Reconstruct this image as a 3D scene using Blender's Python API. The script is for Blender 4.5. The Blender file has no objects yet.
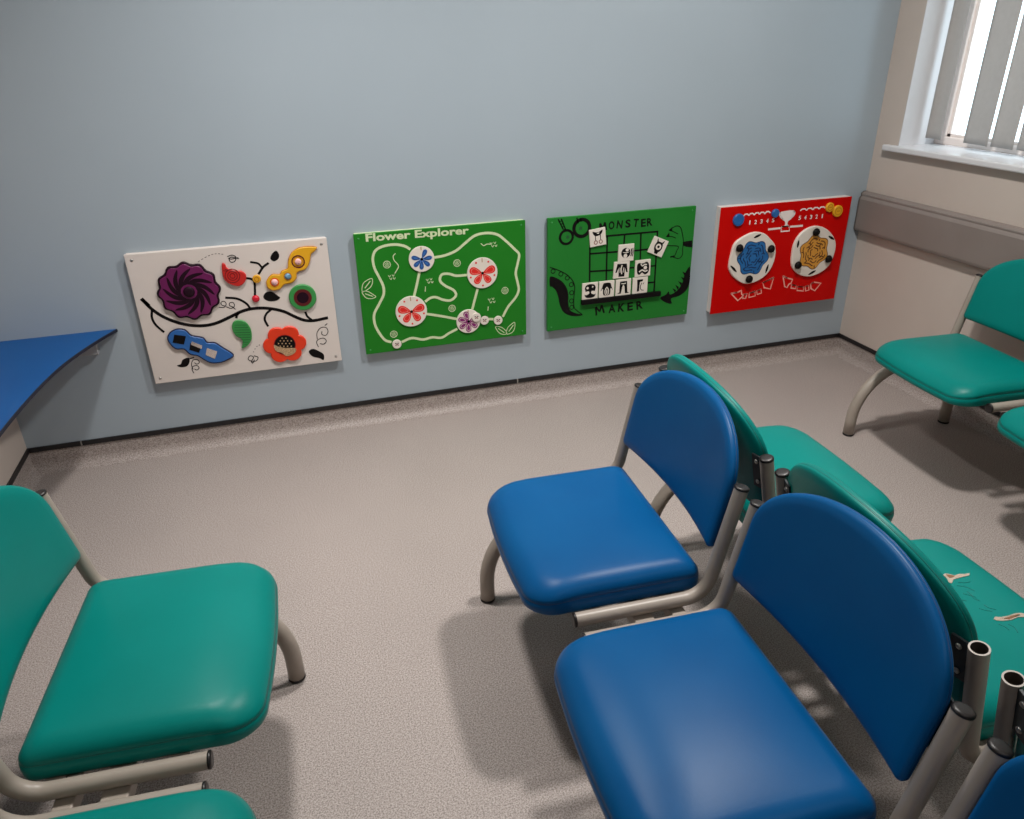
import bpy, bmesh, math, random
from mathutils import Vector, Matrix
random.seed(5)
SC = bpy.context.scene
COL = SC.collection
pi = math.pi

# ------------------------------------------------------------------ camera
CAM = Vector((-0.5207, -3.0, 1.4976))
YAW, PITCH, ROLL, FPX = math.radians(16.8147), math.radians(-26.2309), math.radians(-1.0942), 749.17
fw = Vector((math.sin(YAW)*math.cos(PITCH), math.cos(YAW)*math.cos(PITCH), math.sin(PITCH)))
rt0 = Vector((math.cos(YAW), -math.sin(YAW), 0)); up0 = rt0.cross(fw)
rt = rt0*math.cos(ROLL)+up0*math.sin(ROLL); up = -rt0*math.sin(ROLL)+up0*math.cos(ROLL)
cd = bpy.data.cameras.new('camera'); cam = bpy.data.objects.new('camera', cd); COL.objects.link(cam)
cam.matrix_world = Matrix(((rt.x, up.x, -fw.x, CAM.x), (rt.y, up.y, -fw.y, CAM.y), (rt.z, up.z, -fw.z, CAM.z), (0, 0, 0, 1)))
cd.sensor_fit = 'HORIZONTAL'; cd.sensor_width = 36; cd.lens = FPX/1024*36; cd.clip_start = .02
SC.camera = cam

def at(px, py, axis, val):
    d = fw+rt*((px-512)/FPX)+up*((409.5-py)/FPX)
    return CAM+d*((val-CAM[axis])/d[axis])

# ------------------------------------------------------------------ materials
def lin(c):
    return tuple((x/255/12.92 if x/255 <= .04045 else ((x/255+.055)/1.055)**2.4) for x in c)+(1,)
def mat(name, rgb, rough=.5, metal=0, spec=.5, bump=None, noise=None, coat=0):
    m = bpy.data.materials.new(name); m.use_nodes = True
    nt = m.node_tree; b = nt.nodes['Principled BSDF']
    b.inputs['Base Color'].default_value = lin(rgb); b.inputs['Roughness'].default_value = rough
    b.inputs['Metallic'].default_value = metal; b.inputs['Specular IOR Level'].default_value = spec
    b.inputs['Coat Weight'].default_value = coat
    tc = nt.nodes.new('ShaderNodeTexCoord')
    if noise:
        sc, amt = noise
        n = nt.nodes.new('ShaderNodeTexNoise'); n.inputs['Scale'].default_value = sc; n.inputs['Detail'].default_value = 4
        nt.links.new(tc.outputs['Object'], n.inputs['Vector'])
        r = nt.nodes.new('ShaderNodeValToRGB')
        r.color_ramp.elements[0].position = .3; r.color_ramp.elements[1].position = .7
        r.color_ramp.elements[0].color = lin([max(0, x-amt) for x in rgb]); r.color_ramp.elements[1].color = lin([min(255, x+amt) for x in rgb])
        nt.links.new(n.outputs['Fac'], r.inputs['Fac']); nt.links.new(r.outputs['Color'], b.inputs['Base Color'])
    if bump:
        sc, st = bump
        n2 = nt.nodes.new('ShaderNodeTexNoise'); n2.inputs['Scale'].default_value = sc; n2.inputs['Detail'].default_value = 3
        nt.links.new(tc.outputs['Object'], n2.inputs['Vector'])
        bp = nt.nodes.new('ShaderNodeBump'); bp.inputs['Strength'].default_value = st; bp.inputs['Distance'].default_value = .002
        nt.links.new(n2.outputs['Fac'], bp.inputs['Height']); nt.links.new(bp.outputs['Normal'], b.inputs['Normal'])
    return m
M = {}
M['wall_blue'] = mat('pale blue wall cladding', (163, 176, 186), .42, bump=(60, .03), noise=(1.5, 2))
M['wall_cream'] = mat('cream painted plaster', (197, 185, 176), .7, bump=(90, .06), noise=(3, 3))
M['ceiling'] = mat('white ceiling', (225, 223, 218), .8, noise=(20, 3))
M['white_gloss'] = mat('white gloss paint', (218, 218, 221), .3, noise=(2, 2))
M['upvc'] = mat('white window plastic', (238, 226, 220), .35, noise=(2, 2))
M['black_strip'] = mat('black cap strip', (22, 20, 22), .45, noise=(8, 4))
M['seam_weld'] = mat('pale joint filler', (150, 145, 138), .6, noise=(8, 4))
M['rail'] = mat('grey wall guard', (134, 124, 119), .5, noise=(5, 3))
M['rail_end'] = mat('darker guard end', (96, 90, 86), .5, noise=(5, 3))
M['rail_lip'] = mat('lighter guard lip', (150, 141, 136), .5, noise=(5, 3))
M['blue_vinyl'] = mat('blue vinyl', (0, 80, 135), .38, spec=.16, bump=(220, .05), noise=(6, 3))
M['teal_vinyl'] = mat('teal vinyl', (0, 124, 117), .38, spec=.17, bump=(220, .05), noise=(6, 3))
M['blue_piping'] = mat('blue welt', (2, 60, 112), .45, noise=(6, 3))
M['teal_piping'] = mat('teal welt', (0, 104, 98), .45, noise=(6, 3))
M['tube'] = mat('grey powder coated steel', (158, 148, 138), .38, noise=(12, 4))
M['tube_dark'] = mat('bare dark tube bore', (74, 66, 58), .6, noise=(12, 4))
M['cap'] = mat('black plastic cap', (26, 22, 22), .4, noise=(12, 3))
M['bracket'] = mat('dark steel bracket', (34, 44, 48), .5, noise=(12, 3))
M['screw'] = mat('zinc screw', (190, 188, 184), .3, .9, noise=(40, 5))
M['desk_blue'] = mat('blue laminate', (6, 78, 142), .4, spec=.25, noise=(4, 3))
M['desk_edge'] = mat('dark navy edging', (14, 18, 40), .45, noise=(4, 3))
M['batten'] = mat('pale timber batten', (178, 180, 184), .6, noise=(7, 4))
M['white_board'] = mat('off white board', (218, 209, 203), .45, noise=(3, 2), spec=.3)
M['green_board'] = mat('green board', (34, 122, 34), .45, spec=.15, noise=(3, 3))
M['green_board_b'] = mat('mid green board', (36, 121, 46), .45, spec=.15, noise=(3, 3))
M['red_board'] = mat('red board', (200, 4, 1), .45, spec=.12, noise=(3, 3))
M['black'] = mat('black print', (14, 11, 12), .55, spec=.15, noise=(9, 3))
M['line'] = mat('thin dark print', (70, 60, 58), .5, noise=(9, 3))
M['purple'] = mat('plum plastic', (104, 20, 82), .4, noise=(9, 4))
M['purple_dark'] = mat('dark plum groove', (30, 3, 22), .55, spec=.2, noise=(9, 3))
M['red'] = mat('red plastic', (196, 36, 32), .4, noise=(9, 4))
M['red_dark'] = mat('dark red groove', (120, 14, 16), .5, noise=(9, 3))
M['crimson'] = mat('crimson ball', (196, 20, 44), .25, noise=(9, 4))
M['orange_red'] = mat('orange red plastic', (226, 56, 18), .4, noise=(9, 4))
M['yellow'] = mat('yellow plastic', (226, 168, 28), .4, noise=(9, 4))
M['yellow_line'] = mat('ochre edge', (190, 120, 20), .45, noise=(9, 4))
M['maroon'] = mat('maroon', (88, 10, 18), .45, noise=(9, 4))
M['green'] = mat('green plastic', (52, 142, 70), .4, noise=(9, 4))
M['green_dark'] = mat('dark green groove', (22, 84, 38), .5, noise=(9, 3))
M['blue'] = mat('blue plastic', (40, 100, 172), .4, noise=(9, 4))
M['blue_dark'] = mat('navy edge', (18, 24, 66), .45, noise=(9, 3))
M['blue_line'] = mat('dark blue maze line', (12, 42, 88), .5, noise=(9, 3))
M['blue_maze'] = mat('blue maze', (34, 104, 168), .4, noise=(9, 4))
M['pink_ball'] = mat('pearly pink ball', (238, 186, 186), .2, noise=(60, 10))
M['blue_ball'] = mat('marbled blue ball', (92, 140, 170), .2, noise=(90, 40))
M['mirror'] = mat('mirror', (236, 228, 224), .08, .85, noise=(4, 2))
M['cream'] = mat('cream print', (206, 220, 178), .5, noise=(9, 3))
M['disc'] = mat('off white disc', (228, 220, 210), .4, noise=(9, 3))
M['petal_red'] = mat('red print', (222, 34, 26), .45, noise=(9, 3))
M['petal_pink'] = mat('pink line print', (236, 150, 140), .45, noise=(9, 3))
M['petal_blue'] = mat('blue print', (48, 104, 178), .45, noise=(9, 3))
M['petal_purple'] = mat('purple print', (128, 18, 104), .45, noise=(9, 3))
M['amber'] = mat('amber maze', (214, 150, 56), .4, noise=(9, 4))
M['brown'] = mat('brown maze line', (96, 52, 20), .5, noise=(9, 3))
M['white_print'] = mat('white print', (238, 226, 222), .5, noise=(9, 3))
M['pink_print'] = mat('pale pink print', (246, 170, 156), .5, noise=(9, 3))
M['tan'] = mat('tan beads', (178, 146, 110), .5, noise=(200, 30))
M['tear_edge'] = mat('frayed pale backing', (180, 163, 147), .8, noise=(300, 16))
M['tear_core'] = mat('brown foam', (128, 92, 66), .9, noise=(300, 16))
M['slat'] = mat('grey blind fabric', (196, 191, 187), .8, noise=(60, 3))
nt = M['slat'].node_tree
tr = nt.nodes.new('ShaderNodeBsdfTranslucent'); tr.inputs['Color'].default_value = lin((200, 197, 195))
mx = nt.nodes.new('ShaderNodeMixShader'); mx.inputs[0].default_value = .4
nt.links.new(nt.nodes['Principled BSDF'].outputs[0], mx.inputs[1]); nt.links.new(tr.outputs[0], mx.inputs[2])
nt.links.new(mx.outputs[0], nt.nodes['Material Output'].inputs['Surface'])
# window glass
g = bpy.data.materials.new('window glass'); g.use_nodes = True; nt = g.node_tree; nt.nodes.clear()
o_ = nt.nodes.new('ShaderNodeOutputMaterial'); a = nt.nodes.new('ShaderNodeBsdfTransparent'); b_ = nt.nodes.new('ShaderNodeBsdfGlossy')
a.inputs['Color'].default_value = (.90, .96, .97, 1); b_.inputs['Roughness'].default_value = .02
mx = nt.nodes.new('ShaderNodeMixShader'); mx.inputs[0].default_value = .06
nt.links.new(a.outputs[0], mx.inputs[1]); nt.links.new(b_.outputs[0], mx.inputs[2]); nt.links.new(mx.outputs[0], o_.inputs['Surface'])
M['glass'] = g
# speckled vinyl floor
def floor_mat():
    m = bpy.data.materials.new('speckled safety vinyl'); m.use_nodes = True; nt = m.node_tree; b = nt.nodes['Principled BSDF']
    geo = nt.nodes.new('ShaderNodeNewGeometry')
    n1 = nt.nodes.new('ShaderNodeTexNoise'); n1.inputs['Scale'].default_value = 260; n1.inputs['Detail'].default_value = 2; n1.inputs['Roughness'].default_value = .6
    n2 = nt.nodes.new('ShaderNodeTexNoise'); n2.inputs['Scale'].default_value = 520; n2.inputs['Detail'].default_value = 1
    n3 = nt.nodes.new('ShaderNodeTexNoise'); n3.inputs['Scale'].default_value = 2.2; n3.inputs['Detail'].default_value = 3
    for n in (n1, n2, n3): nt.links.new(geo.outputs['Position'], n.inputs['Vector'])
    r1 = nt.nodes.new('ShaderNodeValToRGB'); e = r1.color_ramp.elements
    e[0].position = .34; e[0].color = lin((130, 120, 116)); e[1].position = .66; e[1].color = lin((191, 182, 177))
    k = r1.color_ramp.elements.new(.5); k.color = lin((167, 156, 151))
    nt.links.new(n1.outputs['Fac'], r1.inputs['Fac'])
    r2 = nt.nodes.new('ShaderNodeValToRGB'); e = r2.color_ramp.elements
    e[0].position = .30; e[0].color = (.55, .54, .54, 1); e[1].position = .44; e[1].color = (1, 1, 1, 1)
    nt.links.new(n2.outputs['Fac'], r2.inputs['Fac'])
    m1 = nt.nodes.new('ShaderNodeMix'); m1.data_type = 'RGBA'; m1.blend_type = 'MULTIPLY'; m1.inputs['Factor'].default_value = .75
    nt.links.new(r1.outputs['Color'], m1.inputs['A']); nt.links.new(r2.outputs['Color'], m1.inputs['B'])
    r3 = nt.nodes.new('ShaderNodeValToRGB'); e = r3.color_ramp.elements
    e[0].position = .3; e[0].color = (.93, .93, .93, 1); e[1].position = .7; e[1].color = (1, 1, 1, 1)
    nt.links.new(n3.outputs['Fac'], r3.inputs['Fac'])
    m2 = nt.nodes.new('ShaderNodeMix'); m2.data_type = 'RGBA'; m2.blend_type = 'MULTIPLY'; m2.inputs['Factor'].default_value = 1
    nt.links.new(m1.outputs['Result'], m2.inputs['A']); nt.links.new(r3.outputs['Color'], m2.inputs['B'])
    nt.links.new(m2.outputs['Result'], b.inputs['Base Color'])
    b.inputs['Roughness'].default_value = .5; b.inputs['Specular IOR Level'].default_value = .4
    bp = nt.nodes.new('ShaderNodeBump'); bp.inputs['Strength'].default_value = .015; bp.inputs['Distance'].default_value = .001
    nt.links.new(n1.outputs['Fac'], bp.inputs['Height']); nt.links.new(bp.outputs['Normal'], b.inputs['Normal'])
    return m
M['floor'] = floor_mat()

# ------------------------------------------------------------------ object helpers
class MB:
    """collects geometry in world (or thing-local) coordinates, several materials"""
    def __init__(s): s.v = []; s.f = []; s.mi = []; s.mats = []; s.sm = []
    def m(s, name):
        if name not in s.mats: s.mats.append(name)
        return s.mats.index(name)
    def add(s, vs, fs, mname, smooth=False):
        k = len(s.v); s.v += [tuple(p) for p in vs]; i = s.m(mname)
        for f in fs: s.f.append([k+q for q in f]); s.mi.append(i); s.sm.append(smooth)
    def box(s, lo, hi, mname):
        x0, y0, z0 = lo; x1, y1, z1 = hi
        s.add([(x0, y0, z0), (x1, y0, z0), (x1, y1, z0), (x0, y1, z0), (x0, y0, z1), (x1, y0, z1), (x1, y1, z1), (x0, y1, z1)],
              [(0, 3, 2, 1), (4, 5, 6, 7), (0, 1, 5, 4), (1, 2, 6, 5), (2, 3, 7, 6), (3, 0, 4, 7)], mname)
    def bbox(s, lo, hi, b, mname):
        """box with chamfered edges"""
        bm = bmesh.new(); bmesh.ops.create_cube(bm, size=1)
        c = [(lo[i]+hi[i])/2 for i in range(3)]; d = [hi[i]-lo[i] for i in range(3)]
        for v in bm.verts: v.co = Vector((c[0]+v.co.x*d[0], c[1]+v.co.y*d[1], c[2]+v.co.z*d[2]))
        bmesh.ops.bevel(bm, geom=bm.edges[:], offset=b, segments=2, affect='EDGES', profile=.5)
        s.bm(bm, mname)
    def bm(s, bm, mname, smooth=False):
        bm.verts.index_update()
        s.add([v.co for v in bm.verts], [[v.index for v in f.verts] for f in bm.faces], mname, smooth); bm.free()
    def loft(s, rings, mname, cap0=True, cap1=True, closed=True):
        n = len(rings[0]); vs = [p for r in rings for p in r]; fs = []
        for i in range(len(rings)-1):
            for j in range(n if closed else n-1):
                a = i*n+j; b = i*n+(j+1) % n
                fs.append((a, b, b+n, a+n))
        k = len(vs)
        if cap0:
            c = sum((Vector(p) for p in rings[0]), Vector())/n; vs.append(c)
            fs += [(k, (j+1) % n, j) for j in range(n)]; k += 1
        if cap1:
            c = sum((Vector(p) for p in rings[-1]), Vector())/n; vs.append(c); o = (len(rings)-1)*n
            fs += [(k, o+j, o+(j+1) % n) for j in range(n)]
        s.add(vs, fs, mname, True)
    def tube(s, path, r, mname, seg=20, cap=True, ref=None):
        rings = frames(path, r, seg, ref); s.loft(rings, mname, cap, cap)
    def build(s, name, parent=None, loc=(0, 0, 0), flat=False):
        me = bpy.data.meshes.new(name)
        L = Vector(loc)
        me.from_pydata([Vector(v)-L for v in s.v], [], s.f)
        for mn in s.mats: me.materials.append(M[mn])
        for p, i, sm in zip(me.polygons, s.mi, s.sm): p.material_index = i; p.use_smooth = sm and not flat
        bm = bmesh.new(); bm.from_mesh(me); bmesh.ops.recalc_face_normals(bm, faces=bm.faces[:]); bm.to_mesh(me); bm.free()
        me.update()
        o = bpy.data.objects.new(name, me); COL.objects.link(o)
        if parent is not None: o.parent = parent
        return o
def frames(path, r, seg, ref=None):
    P = [Vector(p) for p in path]; rings = []; n = len(P)
    ref = Vector(ref) if ref else None
    for i in range(n):
        t = (P[min(i+1, n-1)]-P[max(i-1, 0)]).normalized()
        if ref is None: ref = t.orthogonal().normalized()
        a = (ref-t*ref.dot(t)).normalized(); b = t.cross(a); ref = a
        rr = r[i] if isinstance(r, (list, tuple)) else r
        rings.append([P[i]+(a*math.cos(2*pi*k/seg)+b*math.sin(2*pi*k/seg))*rr for k in range(seg)])
    return rings
def empty(name, loc=(0, 0, 0), rz=0):
    o = bpy.data.objects.new(name, None); COL.objects.link(o); o.location = loc; o.rotation_euler = (0, 0, rz); o.empty_display_size = .1
    return o
def tag(o, label=None, cat=None, group=None, kind=None):
    for k, v in (('label', label), ('category', cat), ('group', group), ('kind', kind)):
        if v: o[k] = v
    return o
def inst(o, parent):
    c = o.copy(); COL.objects.link(c); c.parent = parent
    return c
def spline(pts, n=8, closed=False):
    P = [Vector(p) for p in pts]; N = len(P); out = []
    rng = range(N if closed else N-1)
    for i in rng:
        p1, p2 = P[i], P[(i+1) % N]
        p0 = P[i-1] if (closed or i > 0) else p1*2-p2
        p3 = P[(i+2) % N] if (closed or i+2 < N) else p2*2-p1
        for k in range(n):
            t = k/n
            out.append(.5*((2*p1)+(p2-p0)*t+(2*p0-5*p1+4*p2-p3)*t*t+(3*p1-p0-3*p2+p3)*t**3))
    if not closed: out.append(P[-1])
    return out

# ------------------------------------------------------------------ room
XL, XR, YF, H = -1.588, 2.169, -5.4, 2.7
ZC = .106                                   # top of the black cap strip on the coved skirting
def struct(mb, name, parent=None):
    o = mb.build(name, parent)
    if parent is None: o['kind'] = 'structure'
    return o
b = MB(); b.box((XL-.2, YF-.2, -.1), (XR+.3, .2, 0), 'floor'); struct(b, 'floor')
b = MB(); b.box((XL-.2, YF-.2, H), (XR+.3, .2, H+.1), 'ceiling'); struct(b, 'ceiling')
b = MB(); b.box((XL-.2, 0, 0), (XR+.3, .2, H), 'wall_blue'); struct(b, 'wall_back')
b = MB(); b.box((XL-.2, YF, 0), (XL, 0, H), 'wall_cream'); struct(b, 'wall_left')
b = MB(); b.box((XL-.2, YF-.2, 0), (XR+.3, YF, H), 'wall_cream'); struct(b, 'wall_front')
WY0, WY1, WZ0, WZ1 = -1.75, -.147, 1.02, 2.25; XW = XR+.26
b = MB()
b.box((XR, YF, 0), (XW, 0, WZ0), 'wall_cream'); b.box((XR, YF, WZ1), (XW, 0, H), 'wall_cream')
b.box((XR, YF, WZ0), (XW, WY0, WZ1), 'wall_cream'); b.box((XR, WY1, WZ0), (XW, 0, WZ1), 'wall_cream')
struct(b, 'wall_right')
# coved skirting in the floor vinyl + black cap strip
R_ = .04
prof = [(0, ZC-.002), (0, .07)]+[(R_-R_*math.cos(t), R_-R_*math.sin(t)) for t in [k*pi/2/8 for k in range(9)]]
def cove(name, side, p0, p1, c0, c1):
    """profile swept along a wall; c0/c1: mitre (+1) at that end"""
    mb = MB(); rings = []
    d = (Vector(p1)-Vector(p0)).normalized()
    nrm = {'back': Vector((0, -1, 0)), 'left': Vector((1, 0, 0)), 'right': Vector((-1, 0, 0)), 'front': Vector((0, 1, 0))}[side]
    for p, s, c in ((p0, 1, c0), (p1, -1, c1)):
        rings.append([Vector(p)+nrm*(o+.002)+d*(s*c*(o+.002))+Vector((0, 0, z+.0004)) for o, z in prof])
    mb.loft(rings, 'floor', False, False, False)
    back = [[Vector(p)+Vector((0, 0, z)) for z in (ZC-.002, .0)] for p in (p0, p1)]
    return struct(mb, name)
cove('baseboard_back', 'back', (XL, 0, 0), (XR, 0, 0), 1, 1)
cove('baseboard_left', 'left', (XL, YF, 0), (XL, 0, 0), 1, 1)
cove('baseboard_right', 'right', (XR, 0, 0), (XR, YF, 0), 1, 1)
cove('baseboard_front', 'front', (XL, YF, 0), (XR, YF, 0), 1, 1)
j1, j2 = at(81.5, 442.5, 1, 0).x, at(517.3, 380, 1, 0).x
zs0, zs1, ts = ZC-.019, ZC, .006
b = MB()
for x0, x1 in ((XL, j1-.003), (j1+.003, j2-.003), (j2+.003, XR)): b.box((x0, -ts, zs0), (x1, 0, zs1), 'black_strip')
for j in (j1, j2): b.box((j-.003, -ts+.001, zs0+.001), (j+.003, 0, zs1-.001), 'seam_weld')
struct(b, 'trim_1')
b = MB(); b.box((XL, YF, zs0), (XL+ts, -ts, zs1), 'black_strip'); struct(b, 'trim_2')
b = MB(); b.box((XR-ts, YF, zs0), (XR, -ts, zs1), 'black_strip'); struct(b, 'trim_3')

# window: reveal, sill, frame with panes
win = empty('window_1', (XR, WY1, WZ0)); win['kind'] = 'structure'
wl = (XR, WY1, WZ0)
b = MB()
t = .004
b.box((XR-.002, WY1-t, WZ0+.02), (XW-.07, WY1, WZ1), 'white_gloss'); b.box((XR-.002, WY0, WZ0+.02), (XW-.07, WY0+t, WZ1), 'white_gloss')
b.box((XR-.002, WY0, WZ1-t), (XW-.07, WY1, WZ1), 'white_gloss'); b.build('reveal_lining', win, wl)
b = MB(); b.bbox((XR-.03, WY0-.07, WZ0), (XW-.06, WY1-.0005, WZ0+.026), .006, 'white_gloss')
b.bbox((XR-.03, WY1-.01, WZ0), (XR, WY1+.068, WZ0+.026), .006, 'white_gloss'); b.build('window_sill', win, wl)
xa, xb = XW-.07, XW-.005; zf = WZ0+.026
b = MB()
b.bbox((xa, WY1-.058, zf), (xb, WY1, WZ1), .006, 'upvc'); b.bbox((xa, WY0, zf), (xb, WY0+.058, WZ1), .006, 'upvc')
b.bbox((xa, WY0+.05, zf), (xb, WY1-.05, zf+.035), .006, 'upvc'); b.bbox((xa, WY0+.05, WZ1-.06), (xb, WY1-.05, WZ1), .006, 'upvc')
mull = (-.78, -.98)
b.bbox((xa, -.91, zf+.03), (xb, -.84, WZ1-.05), .006, 'upvc'); b.build('window_frame', win, wl)
for y0, y1 in ((-.84, WY1-.058), (WY0+.058, -.91)):
    b = MB(); b.box((xa+.03, y0, zf+.035), (xa+.036, y1, WZ1-.06), 'glass'); p_ = b.build('pane', win, wl)
    b = MB()
    for (ya, yb, za, zb) in ((y1-.016, y1, zf+.035, WZ1-.06), (y0, y0+.016, zf+.035, WZ1-.06), (y0, y1, zf+.035, zf+.047), (y0, y1, WZ1-.072, WZ1-.06)):
        b.box((xa+.012, ya, za), (xa+.03, yb, zb), 'upvc')
    b.build('glazing_bead', win, wl)

# vertical blind hanging in the reveal
xs = XR+.11
bl = empty('vertical_blind', (xs, -.95, 1.08))
tag(bl, 'grey fabric vertical blind hanging in the window recess above the white sill', 'blind')
b = MB(); b.bbox((xs-.022, WY0+.02, WZ1-.045), (xs+.022, WY1-.02, WZ1-t-.001), .004, 'white_gloss'); b.build('headrail', bl, bl.location)
slats = [(-.172, -.264), (-.376, -.508)]
y = -.513
while y-.115 > WY0+.03: slats.append((y, y-.112)); y -= .121
for k, (ya, yb) in enumerate(slats):
    b = MB(); n = 9; w = ya-yb; zb_, zt_ = 1.076, WZ1-.047
    ang = math.radians((5, 6, 5, 6, 4)[k % 5])
    vs = []
    for z in (zb_, zb_+.03, zt_):
        for sgn in (0, 1):
            for i in range(n):
                q = (i/(n-1)-.5); yy = (ya+yb)/2-q*w*math.cos(ang); xx = xs-q*w*math.sin(ang)+.006*math.cos(q*pi)+sgn*(.0025 if z < 1.1 else .0012)
                vs.append((xx, yy, z))
    fs = []
    for zi in range(2):
        o = zi*2*n
        for i in range(n-1):
            fs.append((o+i, o+i+1, o+2*n+i+1, o+2*n+i)); fs.append((o+n+i, o+3*n+i, o+3*n+i+1, o+n+i+1))
        for i in (0, n-1): fs.append((o+i, o+2*n+i, o+3*n+i, o+n+i))
    for o in (0, 4*n):
        for i in range(n-1): fs.append((o+i, o+n+i, o+n+i+1, o+i+1))
    b.add(vs, fs, 'slat', True); b.build('slat', bl, bl.location)
    b = MB(); b.box((xs-.004, (ya+yb)/2-.006, WZ1-.05), (xs+.010, (ya+yb)/2+.006, WZ1-.044), 'white_gloss'); b.build('slat_hook', bl, bl.location)

# grey wall guard rail along the window wall
gr = empty('wall_guard_rail', (XR, -1.5, .735)); tag(gr, 'long grey protective rail fixed along the cream wall below the window', 'rail')
z0, z1, d_ = .641, .826, .036
pr = [(0, z0), (.026, z0), (.033, z0+.006), (d_, z0+.016), (d_, z1-.034), (.032, z1-.026), (.028, z1-.02), (.028, z1-.008), (.018, z1), (0, z1)]
b = MB(); rings = [[(XR-o, yy, z) for o, z in pr] for yy in (-.012, -3.6)]
b.loft(rings, 'rail'); b.build('cover', gr, gr.location, flat=True)
b = MB(); pr2 = [(o*1.03, .733+(z-.733)*1.012) for o, z in pr]
b.loft([[(XR-o, yy, z) for o, z in pr2] for yy in (-.004, -.012)], 'rail_end'); b.build('end_cap', gr, gr.location, flat=True)
b = MB(); b.box((XR-.0295, -3.6, z1-.014), (XR-.0275, -.012, z1-.0085), 'rail_lip'); b.build('top_lip', gr, gr.location)

# blue corner desk along the cream wall
dk = empty('wall_desk', (XL, 0, .545)); tag(dk, 'blue laminate desk top with a curved dark edge in the wall corner', 'desk')
zt = .546
curve = [(-1.168, 0), (-1.207, -.085), (-1.2405, -.171), (-1.2690, -.256), (-1.2925, -.343), (-1.3125, -.45), (-1.3275, -.562), (-1.3435, -.73), (-1.352, -.9), (-1.356, -1.2), (-1.358, -2.4)]
cv = [Vector((x, y, 0)) for x, y in curve]; cs = spline(cv, 6)
outl = [(XL+.001, -.001)]+[(p.x, min(p.y, -.001)) for p in cs]+[(XL+.001, -2.4)]
def slab(mb, pts, za, zb, mname):
    n = len(pts); mb.add([(x, y, za) for x, y in pts]+[(x, y, zb) for x, y in pts],
        [list(range(n))[::-1], [n+i for i in range(n)]]+[(i, (i+1) % n, n+(i+1) % n, n+i) for i in range(n)], mname)
b = MB(); slab(b, outl, zt-.0095, zt, 'desk_blue'); b.build('desk_top', dk, dk.location)
b = MB()
ed = [(p.x, min(p.y, -.001)) for p in cs]; of = []
for i, p in enumerate(ed):
    q0 = Vector(ed[max(i-1, 0)]); q1 = Vector(ed[min(i+1, len(ed)-1)]); tt = (q1-q0).normalized(); of.append((p[0]-tt.y*.0035, min(p[1]+tt.x*.0035, -.001)))
n = len(ed); vs = [(x, y, z) for z in (zt-.0100, zt+.0006) for (x, y) in ed]+[(x, y, z) for z in (zt-.0100, zt+.0006) for (x, y) in of]
fs = []
for i in range(n-1):
    fs += [(i, i+1, n+i+1, n+i), (2*n+i, 3*n+i, 3*n+i+1, 2*n+i+1), (n+i, n+i+1, 3*n+i+1, 3*n+i), (i, 2*n+i, 2*n+i+1, i+1)]
fs += [(0, n, 3*n, 2*n), (n-1, 3*n-1, 4*n-1, 2*n-1)]
b.add(vs, fs, 'desk_edge'); b.build('edge_band', dk, dk.location)
b = MB(); b.bbox((XL+.001, -.03, .463), (-1.243, -.0005, zt-.0098), .003, 'batten'); tag(b.build('batten', dk, dk.location), 'pale batten fixed to the blue wall')
b = MB(); b.bbox((XL+.0005, -2.38, .463), (XL+.03, -.031, zt-.0098), .003, 'batten'); b.build('batten', dk, dk.location)

# ------------------------------------------------------------------ chairs
TT, WT, UF, UB, UE, WE, PIT = .271, .369, .153, -.153, -.210, .641, .606
RT = .0155
Lx, Lz = UE-UB, WE-WT; ll = math.hypot(Lx, Lz); Lx /= ll; Lz /= ll
def bk(v, s, n):
    q = n+.0085-.029*(1-(v/.25)**2)              # the pad is bowed: its middle lies further back than its sides
    return Vector((UB+Lx*s+Lz*q, v, WT+Lz*s-Lx*q))
def seat_outline(n=12):
    hw, r1, r2, uf, ur = .2445, .075, .028, .248, -.160
    pts = []
    def arc(cx, cy, r, a0, a1):
        for k in range(n+1):
            a = a0+(a1-a0)*k/n; pts.append(Vector((cx+r*math.cos(a), cy+r*math.sin(a), 0)))
    arc(uf-r1, hw-r1, r1, 0, pi/2)[0:0] if False else None
    # front edge bowed slightly
    for k in range(1, 10):
        v = -(hw-r1)+2*(hw-r1)*k/10; pts.append(Vector((uf+.007*(1-(v/(hw-r1))**2), v, 0)))
    arc(uf-r1, hw-r1, r1, 0, pi/2)
    for k in range(1, 8): pts.append(Vector((uf-r1+(ur+r2-uf+r1)*k/8, hw, 0)))
    arc(ur+r2, hw-r2, r2, pi/2, pi)
    for k in range(1, 10): pts.append(Vector((ur, (hw-r2)*(1-2*k/10), 0)))
    arc(ur+r2, -hw+r2, r2, pi, 1.5*pi)
    for k in range(1, 8): pts.append(Vector((ur+r2+(uf-r1-ur-r2)*k/8, -hw, 0)))
    arc(uf-r1, -hw+r1, r1, 1.5*pi, 2*pi)
    return pts
SO = seat_outline()
def inset(P, d):
    n = len(P); out = []
    for i in range(n):
        t = (P[(i+1) % n]-P[i-1]).normalized(); out.append(P[i]+Vector((-t.y, t.x, 0))*d)
    return out
def drop(u): return .030*max(0, (u-.10)/.17)**2.2
def shrink(d): return [Vector((.05+(p.x-.05)*(1-d/.205), p.y*(1-d/.2475), 0)) for p in SO]
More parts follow.
